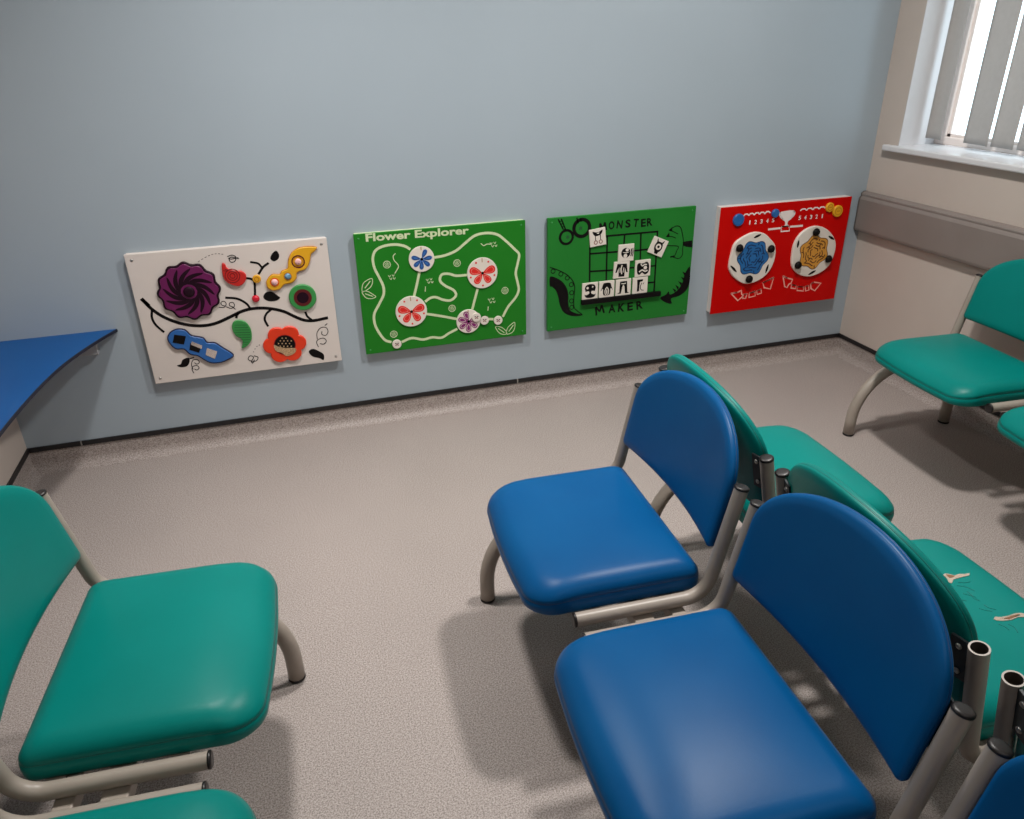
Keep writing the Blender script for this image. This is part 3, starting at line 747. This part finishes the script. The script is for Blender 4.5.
for pts in ([(94, 440), (96, 400), (120, 378), (146, 370), (146, 400), (128, 424)], [(92, 442), (120, 438), (146, 452), (166, 468), (140, 478), (112, 472)],
            [(812, 628), (842, 632), (866, 650), (870, 668), (842, 668), (822, 652)], [(870, 668), (876, 636), (896, 616), (914, 606), (914, 636), (900, 660)]):
    P = sp2([A(*p) for p in pts], 5, True); stroke(bd, P+[P[0]], .003, y, y-.0006, 'cream')
    m_ = A(sum(p[0] for p in pts)/6, sum(p[1] for p in pts)/6); q_ = A(*pts[3]); s_ = A(*pts[0]); d_v = (q_-s_)*.28; stroke(bd, [m_-d_v, m_+d_v], .0035, y, y-.0006, 'cream')
for pts in ([(272, 234), (260, 248), (264, 270), (282, 290), (288, 306), (278, 326), (268, 342)], [(732, 180), (748, 192), (764, 184), (790, 184)], [(434, 412), (432, 440)], [(772, 520), (770, 542)]):
    curl(bd, A, pts, .0035, y, 'cream')
for cx_, cy_ in ((252, 362), (456, 382), (800, 186), (790, 488)):
    for dx, dy in ((-14, -6), (6, -10), (-6, 8), (12, 6)):
        curl(bd, A, [(cx_+dx-5, cy_+dy-4), (cx_+dx+2, cy_+dy+5), (cx_+dx+7, cy_+dy-5)], .0026, y, 'cream', 4)
bd.build('board', root, L); bead_screws(root, x0, x1, z0, z1, t, 'green', .018, .004)
def petal(mb, c, ang, r0, r1, w, y, mn, line=None):
    P = []
    for k in range(20):
        a_ = 2*pi*k/20; q = (1-math.cos(a_))/2; r = r0+(r1-r0)*q; s = w*math.sin(a_)*(.35+.65*q); P.append(Vector((c.x+r*math.cos(ang)-s*math.sin(ang), c.y+r*math.sin(ang)+s*math.cos(ang))))
    extr(mb, P, y, y-.0006, mn)
    if line:
        P = [c+Vector((math.cos(ang), math.sin(ang)))*((r0+r1)*.56)+(p-c-Vector((math.cos(ang), math.sin(ang)))*((r0+r1)*.56))*.66 for p in P]; stroke(mb, P+[P[0]], .0018, y-.0006, y-.001, line)
def flower_disc(cx_, cy_, R0, petals, name='flower_disc'):
    cc = A(cx_, cy_); mb = MB(); extr(mb, circ(cc, R0, 48), y-.0002, y-.006, 'disc', .001); yy = y-.006
    for ang, r1, w, mn, ln in petals: petal(mb, cc, math.radians(ang), .004, r1, w, yy, mn, ln)
    extr(mb, circ(cc, .006, 14), yy-.0006, yy-.0012, 'black')
    stroke(mb, [cc+Vector((0, R0*.7)), cc+Vector((0, R0*.98))], .004, yy, yy-.0005, 'tan')
    return mb, cc, yy
mb, cc, yy = flower_disc(412, 263, .0525, [(a_, .043, .0125, 'petal_blue', 'blue_dark') for a_ in (62, 5, -45, -95, -140, 165)]); tag(mb.build('flower_disc', root, L), 'white disc with blue flower')
for cx_, cy_, lab in ((739, 338, 'white disc with red flower in the open loop of the track'), (357, 545, 'white disc with red flower below the blue one')):
    mb, cc, yy = flower_disc(cx_, cy_, .0655, [(18, .058, .0225, 'petal_red', 'petal_pink'), (162, .058, .0225, 'petal_red', 'petal_pink'), (-52, .053, .020, 'petal_red', 'petal_pink'), (-128, .053, .020, 'petal_red', 'petal_pink')])
    for a_ in (60, 120, -15, 195, 270): extr(mb, circ(cc+Vector((math.cos(math.radians(a_)), math.sin(math.radians(a_))))*.053, .0042, 10), yy, yy-.0006, 'petal_red')
    tag(mb.build('flower_disc', root, L), lab)
mb, cc, yy = flower_disc(664, 598, .0525, [(a_, .047, .0165, 'petal_purple', 'disc') for a_ in (18, -38, -92, -146, 160, 106)]); tag(mb.build('flower_disc', root, L), 'white disc with purple flower')
for cx_, cy_, h in ((705, 574, .0125), (750, 592, .008), (824, 593, .006), (279, 721, .006)):
    cc = A(cx_, cy_); mb = MB(); yb_ = y-.0063 if h > .007 else y-.0002; yy = y-h
    extr(mb, circ(cc, .0195, 32), yb_, yy, 'disc', .001)
    for sgn in (-1, 1): extr(mb, circ(cc+Vector((.005*sgn, .004)), .0035, 10, .0025), yy, yy-.0006, 'line')
    stroke(mb, [cc+Vector((-.007, -.004)), cc+Vector((.002, -.001)), cc+Vector((.006, -.006))], .0035, yy, yy-.0006, 'red_dark'); mb.build('bee_token', root, L)

# ---- panel 3: green board with letter tiles
x0, x1, z0, z1 = .5500, 1.2462, .3272, .8278
root, bd = board('green play panel with black tentacles, grid and square picture tiles', PG, x0, x1, z0, z1, t, 'green_board_b', .014)
L = root.location; A = Face(535, 195, 5.647, t)
def one(ch, a_, b2, w, h, rot):
    if ch == 'M':
        c_ = A(a_, b2); r2 = Matrix.Rotation(rot, 2)
        P = [c_+r2 @ Vector((u*w/2, v*h/2)) for u, v in ((-.95, -1), (-.72, 1), (0, -.35), (.72, 1), (.95, -1))]
        for i in range(4): stroke(bd, [P[i], P[i+1]], .0082, y-.0002*i*.5, y-.0007-.0001*i, 'black')
        return
    letter(bd, ch, A(a_, b2), w, h, rot, y-.0006, 'black', .03)
for ch, a_, b2, w, rot in (('M', 383, 180, .031, .12), ('O', 432, 171, .027, 0), ('N', 478, 166, .027, -.1), ('S', 525, 161, .025, .05), ('T', 570, 157, .025, -.08), ('E', 612, 157, .023, .05), ('R', 647, 152, .026, .1)): one(ch, a_, b2, w, .035, rot)
for ch, a_, b2, w, rot in (('M', 364, 650, .040, .22), ('A', 434, 641, .034, .05), ('K', 488, 635, .033, -.05), ('E', 537, 629, .028, .05), ('R', 590, 621, .032, .12)): one(ch, a_, b2, w, .040, rot)
gl = .0075
for pts in ([(310, 285), (308, 490)], [(408, 232), (402, 485)], [(506, 226), (502, 280)], [(598, 216), (594, 368)], [(692, 202), (672, 545)], [(310, 332), (470, 320)], [(550, 316), (688, 300)], [(400, 232), (694, 206)],
            [(310, 432), (440, 424)], [(640, 404), (684, 398)], [(532, 412), (560, 409)], [(632, 496), (676, 492)]): lines(bd, A, pts, gl, y, 'black')
# eyes on stalks
for c_, r, w in (((177, 238), .029, .011), ((264, 186), .036, .015)):
    cc = A(*c_); ringstroke(bd, cc, r, w, y, 'black', 32); extr(bd, circ(cc+Vector((.006 if r < .03 else -.005, 0)), .008, 14), y, y-.0006, 'green_dark')
for pts in ([(130, 136), (160, 196)], [(148, 134), (172, 194)], [(236, 128), (244, 160)], [(254, 130), (262, 150)]): lines(bd, A, pts, .006, y, 'black')
for q in range(4): lines(bd, A, [(134+q*10, 150+q*15), (156+q*6, 146+q*15)], .003, y, 'black')
# big tentacle
fill(bd, A, [(84, 464), (110, 464), (150, 486), (176, 520), (188, 560), (188, 610), (198, 650), (232, 668), (268, 676), (240, 684), (196, 680), (160, 660), (140, 620), (132, 580), (118, 540), (96, 518), (84, 514)], y, 'black', .0007, 4)
curl(bd, A, [(84, 408), (130, 424), (180, 450), (212, 484), (224, 520), (220, 570), (220, 630), (236, 652), (268, 676)], .004, y, 'black')
for c_ in ((102, 430), (146, 446), (182, 468), (205, 506), (207, 552), (206, 598), (207, 634)): ringstroke(bd, A(*c_), .0095, .0036, y, 'black', 14)
# clawed hand outline
for pts, w in (([(776, 186), (800, 174), (822, 184), (832, 220), (838, 262), (834, 300), (832, 338), (812, 358), (790, 354), (768, 346)], .0035), ([(764, 350), (790, 344)], .006), ([(790, 340), (800, 316), (808, 290), (760, 286), (742, 284)], .0035),
               ([(756, 196), (780, 206), (808, 220)], .0035), ([(742, 236), (770, 234), (796, 244)], .0035), ([(740, 256), (746, 276)], .003)): curl(bd, A, pts, w, y, 'black')
for pts in ([(754, 200), (776, 180), (774, 206)], [(740, 236), (758, 210), (760, 236)], [(834, 266), (850, 262), (888, 256), (888, 296), (852, 292), (836, 284)]): fill(bd, A, pts, y, 'black', .0007, 0)
# arrow-headed tail
fill(bd, A, [(872, 404), (876, 440), (872, 494), (852, 540), (812, 570), (768, 584), (772, 612), (740, 608), (706, 582), (740, 562), (754, 544), (762, 562), (792, 548), (818, 522), (836, 486), (846, 446)], y, 'black', .0007, 3)
for p_, q_ in (((850, 440), (832, 432)), ((844, 470), (824, 462)), ((830, 496), (808, 486)), ((812, 520), (792, 506)), ((796, 536), (776, 526))):
    fill(bd, A, [p_, q_, (p_[0]-6, p_[1]+16)], y, 'black', .0007, 0)
bd.build('board', root, L); bead_screws(root, x0, x1, z0, z1, t, 'green', .018, .004)
mb = MB(); pl = [A(258, 590), A(704, 541), A(704, 568), A(258, 615)]
za = (pl[0].y+pl[1].y)/2; zb2 = (pl[2].y+pl[3].y)/2
mb.bbox((pl[0].x, y-.016, zb2), (pl[1].x, y-.0002, za), .002, 'black'); tag(mb.build('ledge', root, L), 'black ledge under the bottom tiles')
ledge_top = za
# the loose picture tiles
def tile(c_, rot, label, art, size=.0745):
    cc = A(*c_) if not isinstance(c_, Vector) else c_
    o = empty('picture_tile', (cc.x, y-.0004, cc.y-size/2)); tag(o, label, 'tile', 'picture tiles on the green tile board')
    mb = MB(); h = size/2
    R2 = Matrix.Rotation(rot, 2)
    P = [cc+R2 @ Vector(q) for q in ((-h, -h), (h, -h), (h, h), (-h, h))]
    extr(mb, P, y-.0008, y-.008, 'disc', .001); base = mb; yy = y-.008
    def g(u, v): return cc+R2 @ Vector((u*h, v*h))
    art(mb, g, yy)
    mb2 = mb.build('tile_face', o, o.location); return o
def S(mb, g, yy, pts, w, closed=False, mn='black'):
    P = sp2([g(*p) for p in pts], 4, closed); stroke(mb, P+([P[0]] if closed else []), w, yy, yy-.0005, mn)
def B(mb, g, yy, pts, mn='black', sp=3, lay=0):
    P = [g(*p) for p in pts]; P = sp2(P, sp, True) if sp else P; extr(mb, P, yy-.0005*lay, yy-.0005*(lay+1), mn)
def C(mb, g, yy, c, r, mn='black', lay=0): extr(mb, [g(c[0]+r*math.cos(a_), c[1]+r*math.sin(a_)) for a_ in [2*pi*k/16 for k in range(16)]], yy-.0005*lay, yy-.0005*(lay+1), mn)
def art_stalks(mb, g, yy):
    B(mb, g, yy, [(-.62, .75), (-.2, .62), (.2, .62), (.62, .8), (.5, .4), (.1, .2), (-.4, .25)]); B(mb, g, yy, [(-.12, .5), (.2, .55), (.1, .4)], 'disc', 3, 1)
    for s in (-.3, .32): S(mb, g, yy, [(s, .3), (s, -.3)], .0032); S(mb, g, yy, [(s+.2*math.cos(a_), -.55+.2*math.sin(a_)) for a_ in [2*pi*k/8 for k in range(8)]], .0028, True, 'red_dark')
def art_head(mb, g, yy):
    C(mb, g, yy, (-.05, 0), .6); C(mb, g, yy, (.1, .35), .2, 'disc', 1); C(mb, g, yy, (-.1, -.35), .24, 'disc', 1); B(mb, g, yy, [(-.5, .1), (.0, -.05), (.4, .1), (0, .05)], 'disc', 3, 1)
    S(mb, g, yy, [(.62, .45), (.7, 0), (.6, -.45)], .005); S(mb, g, yy, [(.82, .5), (.88, 0), (.8, -.5)], .004)
def art_torso(mb, g, yy):
    B(mb, g, yy, [(-.6, .75), (.6, .75), (.8, -.3), (.62, -.3), (.4, .3), (.4, -.8), (-.35, -.8), (-.4, .3), (-.62, -.3), (-.8, -.3)], 'black', 0)
    S(mb, g, yy-.0005, [(0, .6), (-.08, .1), (.04, -.5)], .005, False, 'disc'); S(mb, g, yy-.0005, [(-.25, .3), (-.2, -.3)], .003, False, 'disc'); S(mb, g, yy-.0005, [(.25, .3), (.2, -.3)], .003, False, 'disc')
def art_furry(mb, g, yy):
    B(mb, g, yy, [(-.5, .7), (0, .6), (.5, .75), (.8, .3), (.75, -.5), (.3, -.8), (-.1, -.5), (-.4, -.75), (-.7, -.6), (-.8, 0), (-.75, .5)])
    C(mb, g, yy, (.3, .05), .22, 'disc', 1); S(mb, g, yy-.0005, [(-.3, .6), (-.1, .3), (.2, .45), (.5, .4)], .005, False, 'disc'); S(mb, g, yy-.0005, [(-.5, -.4), (-.1, -.2), (.3, -.4), (.6, -.3)], .006, False, 'disc')
def art_squat(mb, g, yy):
    B(mb, g, yy, [(-.4, .8), (.4, .8), (.7, .4), (.6, 0), (.7, -.5), (.4, -.8), (-.4, -.8), (-.7, -.5), (-.6, 0), (-.7, .4)])
    C(mb, g, yy, (-.35, .4), .15, 'disc', 1); C(mb, g, yy, (.3, .5), .1, 'disc', 1); B(mb, g, yy, [(-.65, -.1), (-.2, 0), (-.15, -.3), (-.6, -.45)], 'disc', 3, 1); B(mb, g, yy, [(.65, -.1), (.2, 0), (.15, -.3), (.6, -.45)], 'disc', 3, 1)
def art_arch(mb, g, yy):
    B(mb, g, yy, [(-.4, .75), (.4, .75), (.6, .3), (.8, -.2), (.5, .1), (.4, -.7), (-.4, -.7), (-.5, .1), (-.8, -.2), (-.6, .3)]); B(mb, g, yy, [(0, .3), (.28, -.1), (.2, -.7), (-.2, -.7), (-.28, -.1)], 'disc', 3, 1)
    S(mb, g, yy-.001, [(0, .1), (.12, -.2), (.08, -.6), (-.08, -.6), (-.12, -.2)], .003, True)
def art_legs(mb, g, yy):
    B(mb, g, yy, [(-.45, .75), (.45, .75), (.5, .1), (.55, -.6), (.8, -.75), (.25, -.75), (.15, .1), (0, .35), (-.15, .1), (-.3, -.75), (-.8, -.75), (-.5, -.6), (-.5, .1)], 'black', 0)
    S(mb, g, yy-.0005, [(-.3, .5), (0, .45), (.3, .5)], .004, False, 'disc')
def art_boot(mb, g, yy):
    B(mb, g, yy, [(-.45, .75), (.35, .75), (.3, .5), (-.05, .45), (-.1, -.1), (-.1, -.7), (-.4, -.75), (-.4, .1)], 'black', 0); S(mb, g, yy, [(.2, .3), (.05, -.1), (.15, -.55), (.5, -.65)], .003); S(mb, g, yy, [(.5, .3), (.35, .1)], .0025)
def art_eye(mb, g, yy):
    B(mb, g, yy, [(-.3, .55), (.3, .55), (.5, .2), (.5, -.2), (.3, -.55), (-.3, -.55), (-.5, -.2), (-.5, .2)]); C(mb, g, yy, (0, 0), .36, 'disc', 1); C(mb, g, yy, (0, 0), .16, 'black', 2)
    for s in (-1, 1): B(mb, g, yy, [(.2*s, .5), (.45*s, .5), (.5*s, .92)], 'black', 0)
    B(mb, g, yy, [(-.3, -.5), (.3, -.5), (.2, -.85), (-.2, -.85)], 'black', 0)
D = math.radians
tile((351, 237), D(6), 'white tile with two eyes hanging on stalks beside the lettering', art_stalks)
tile((692, 290), D(-24), 'tilted white tile with one round eye and two horns', art_eye, .076)
tile((511, 324), 0, 'white tile with a round helmeted head, topmost of the stack in the grid', art_head)
tile((485, 421), D(-2), 'white tile with a black body and hanging arms under the round head tile', art_torso)
tile((605, 411), D(1), 'white tile with a shaggy black creature standing apart in the grid', art_furry)
hx = .0740
for (a_, art, lab) in ((308, art_squat, 'white tile with a squat black figure, first on the ledge beside the thick tentacle'), (401, art_arch, 'white tile with an arched black body between the squat and leg tiles'),
                       (494, art_legs, 'white tile with two black striding legs on the ledge'), (588, art_boot, 'white tile with one black boot leg, end of the ledge row')):
    tile(Vector((A(a_, 530).x, ledge_top+hx/2+.0008)), 0, lab, art, hx)

# ---- panel 4: red box with two mazes
t = .0435; y = -t; x0, x1, z0, z1 = 1.3612, 2.0580, .3170, .8145
root, bd = board('thick red play panel with white sides, two round mazes and a trophy', PG, x0, x1, z0, z1, t, 'red_board', .003, 'white_board')
L = root.location; A = Face(695, 185, 5.847, t)
for i, ch in enumerate('12345'): letter(bd, ch, A(320+34.2*i, 219-3.3*i), .013 if ch != '1' else .006, .019, 0, y-.0006, 'white_print', .02)
for i, ch in enumerate('54321'): letter(bd, ch, A(612+33*i, 192-2.6*i), .013 if ch != '1' else .006, .019, 0, y-.0006, 'white_print', .02)
def wave(x_0, y_0, x_1, y_1, n):
    pts = []
    for k in range(n):
        for q in (0, .25, .5, .75):
            s = (k+q)/n; pts.append((x_0+(x_1-x_0)*s, y_0+(y_1-y_0)*s+9*(1-abs(math.sin(pi*q)))**1 * (1 if q == 0 else .35)))
    pts.append((x_1, y_1+9)); return pts
curl(bd, A, wave(284, 172, 440, 154, 5), .006, y, 'white_print', 4); curl(bd, A, wave(616, 142, 762, 126, 4), .006, y, 'white_print', 4)
fill(bd, A, [(500, 158), (580, 148), (576, 176), (560, 200), (544, 212), (540, 230), (548, 238), (520, 242), (526, 232), (526, 214), (512, 204), (502, 182)], y, 'white_print', .0007, 3)
for pts in ([(502, 162), (494, 168), (500, 188), (514, 200)], [(576, 152), (584, 160), (578, 178), (562, 194)]): curl(bd, A, pts, .005, y, 'white_print')
P = [A(506, 244), A(548, 240), A(552, 268), A(502, 272)]; stroke(bd, P+[P[0], P[1]], .006, y, y-.0007, 'white_print')
lines(bd, A, [(428, 260), (500, 252)], .009, y, 'white_print'); lines(bd, A, [(556, 244), (630, 238)], .009, y, 'white_print')
def outline(pts, w=.007): P = [A(*p) for p in pts]; stroke(bd, P+[P[0], P[1]], w, y, y-.0007, 'pink_print')
outline([(210, 634), (248, 628), (270, 616), (272, 636), (280, 650), (250, 676)]); outline([(396, 572), (460, 540), (440, 608), (404, 600)])
for pts in ([(284, 640), (304, 636), (296, 662), (278, 664)], [(318, 632), (350, 622), (352, 648), (314, 658)], [(360, 620), (386, 610), (388, 632), (364, 640)]): outline(pts, .006)
outline([(514, 532), (540, 544), (570, 552), (560, 576), (548, 580), (538, 600), (524, 594)]); outline([(676, 580), (696, 568), (736, 574), (700, 618), (678, 606)])
for pts in ([(566, 582), (590, 588), (588, 606), (560, 602)], [(598, 594), (634, 596), (634, 620), (596, 616)], [(644, 594), (664, 588), (666, 614), (646, 620)]): outline(pts, .006)
bd.build('board', root, L)
def counter(c_, r, mn, mn2, label, h=.010):
    cc = A(*c_); mb = MB(); extr(mb, circ(cc, r, 32), y-.0002, y-h, mn, .002); ringstroke(mb, cc, r*.62, .003, y-h, mn2, 24); stroke(mb, [cc+Vector((-.008, .001)), cc+Vector((.008, .001))], .004, y-h, y-h-.0006, mn2)
    tag(mb.build('counter', root, L), label)
counter((251, 203), .0275, 'blue', 'blue_maze', 'large blue counter'); counter((467, 164), .019, 'blue', 'blue_maze', 'blue counter beside the trophy')
counter((784, 129), .0215, 'yellow', 'yellow_line', 'small yellow counter'); counter((829, 151), .0265, 'yellow', 'yellow_line', 'large yellow counter', .0112)
def maze(knobs, slots, body, ph, c_, mn, ln, label, mazeC):
    cc = A(*c_); mb = MB()
    A2 = Face(695, 185, 5.847, t+.011); A3 = Face(695, 185, 5.847, t+.022)
    P = sp2([A2(*p) for p in body], 6, True); extr(mb, P, y-.0002, y-.012, 'disc', .003); w_ = mb.build('maze_wheel', root, L); tag(w_, label)
    mc = A2(*mazeC); yy = y-.012
    mb = MB(); R0 = .079
    def lob(s): return [Vector((mc.x+(R0+.007*math.cos(6*a_+ph))*s*math.cos(a_), mc.y+(R0+.007*math.cos(6*a_+ph))*s*math.sin(a_))) for a_ in [2*pi*k/96 for k in range(96)]]
    extr(mb, lob(1), yy-.0001, yy-.0006, ln); extr(mb, lob(.955), yy-.0006, yy-.0012, mn)
    for s, g0, gaps in ((.78, 3, 5), (.60, 9, 5), (.43, 5, 4), (.26, 2, 3)):
        Q = lob(s); per = 96//gaps
        for k in range(gaps):
            i0 = (k*per+g0) % 96; seg_ = [Q[(i0+i) % 96] for i in range(per-5)]; stroke(mb, seg_, .0046, yy-.0012, yy-.0018, ln)
    Q1, Q2, Q3, Q4 = lob(.92), lob(.78), lob(.60), lob(.43)
    for k in range(7): i = (k*14+5) % 96; stroke(mb, [Q1[i], Q2[i]] if k % 2 else [Q2[i], Q3[i]], .0046, yy-.0012, yy-.0018, ln)
    for k in range(4): i = (k*25+13) % 96; stroke(mb, [Q3[i], Q4[i]], .0046, yy-.0012, yy-.0018, ln)
    mb.build('maze_dish', w_, L)
    for kx, ky in knobs:
        k_ = A3(kx, ky); mb = MB(); mb.tube([(k_.x, yy-.0002, k_.y), (k_.x, yy-.008, k_.y)], [.010, .010], 'black', 20); dome(mb, k_, yy-.008, .0185, .016, 'black'); mb.build('knob', w_, L)
    mb = MB()
    for (a_, b2), (c2_, d2) in slots:
        p, q = A2(a_, b2), A2(c2_, d2); P = [p+(q-p)*(k/10) for k in range(11)]; e = (q-p).normalized(); nn = Vector((-e.y, e.x)); w2 = [.0055*math.sin(pi*(.1+.8*k/10)) for k in range(11)]
        extr(mb, [P[k]+nn*w2[k] for k in range(11)]+[P[k]-nn*w2[k] for k in range(10, -1, -1)], yy-.0001, yy-.0008, 'black')
    mb.build('slot', w_, L)
maze([(262, 370), (446, 374), (317, 551)], [((344, 308), (386, 288)), ((208, 472), (242, 508)), ((412, 514), (428, 464))],
     [(200, 470), (214, 400), (236, 340), (290, 300), (352, 276), (406, 284), (444, 318), (470, 356), (470, 420), (444, 490), (400, 540), (340, 572), (284, 576), (232, 544), (206, 506)], .5, (336, 426), 'blue_maze', 'blue_line', 'white scalloped wheel with a blue maze', (338, 426))
maze([(710, 276), (782, 433), (604, 469)], [((780, 298), (812, 318)), ((598, 366), (606, 324)), ((662, 524), (704, 500))],
     [(566, 460), (570, 400), (584, 340), (620, 284), (670, 250), (724, 240), (776, 262), (814, 308), (824, 360), (806, 430), (776, 480), (724, 518), (664, 536), (610, 524), (576, 490)], 2.2, (694, 390), 'amber', 'brown', 'white scalloped wheel with an amber maze', (694, 392))

# ------------------------------------------------------------------ light
def downlight(x, y_, e, r=.11, col=(1, .96, .915), spread=165):
    o = empty('recessed_downlight', (x, y_, H)); tag(o, 'round recessed downlight in the ceiling', 'light', 'ceiling downlights')
    mb = MB(); mb.loft([[(x+q*math.cos(2*pi*k/32), y_+q*math.sin(2*pi*k/32), z) for k in range(32)] for q, z in ((r+.03, H-.0002), (r+.028, H-.006), (r+.004, H-.008), (r+.002, H-.0002))], 'white_gloss', False, False); mb.build('trim_ring', o, (x, y_, H))
    ld = bpy.data.lights.new('downlight lamp', 'AREA'); ld.shape = 'DISK'; ld.size = 2*r; ld.energy = e; ld.color = col; ld.spread = math.radians(spread)
    lo = bpy.data.objects.new('lamp', ld); COL.objects.link(lo); lo.parent = o; lo.location = (0, 0, -.012)
downlight(.85, -1.3, 46); downlight(-.5, -.95, 19, spread=112); downlight(.85, -3.6, 5); downlight(-.5, -3.6, 5)
w = bpy.data.worlds.new('daylight'); SC.world = w; w.use_nodes = True
bg = w.node_tree.nodes['Background']; bg.inputs['Color'].default_value = (.86, .93, 1, 1); bg.inputs['Strength'].default_value = 3.4
ld = bpy.data.lights.new('window portal', 'AREA'); ld.shape = 'RECTANGLE'; ld.size = WY1-WY0; ld.size_y = WZ1-WZ0
ld.cycles.is_portal = True
lo = bpy.data.objects.new('window_portal', ld); COL.objects.link(lo); lo.location = (XW+.02, (WY0+WY1)/2, (WZ0+WZ1)/2); lo.rotation_euler = (0, math.radians(90), 0)

SC.view_settings.view_transform = 'Standard'; SC.view_settings.look = 'None'; SC.view_settings.gamma = 1; SC.view_settings.exposure = -0.1
try: SC.view_settings.use_curve_mapping = False
except Exception: pass
SC.cycles.use_denoising = True; SC.cycles.max_bounces = 8; SC.cycles.diffuse_bounces = 5; SC.cycles.sample_clamp_indirect = 6
SC.cycles.caustics_reflective = False; SC.cycles.caustics_refractive = False
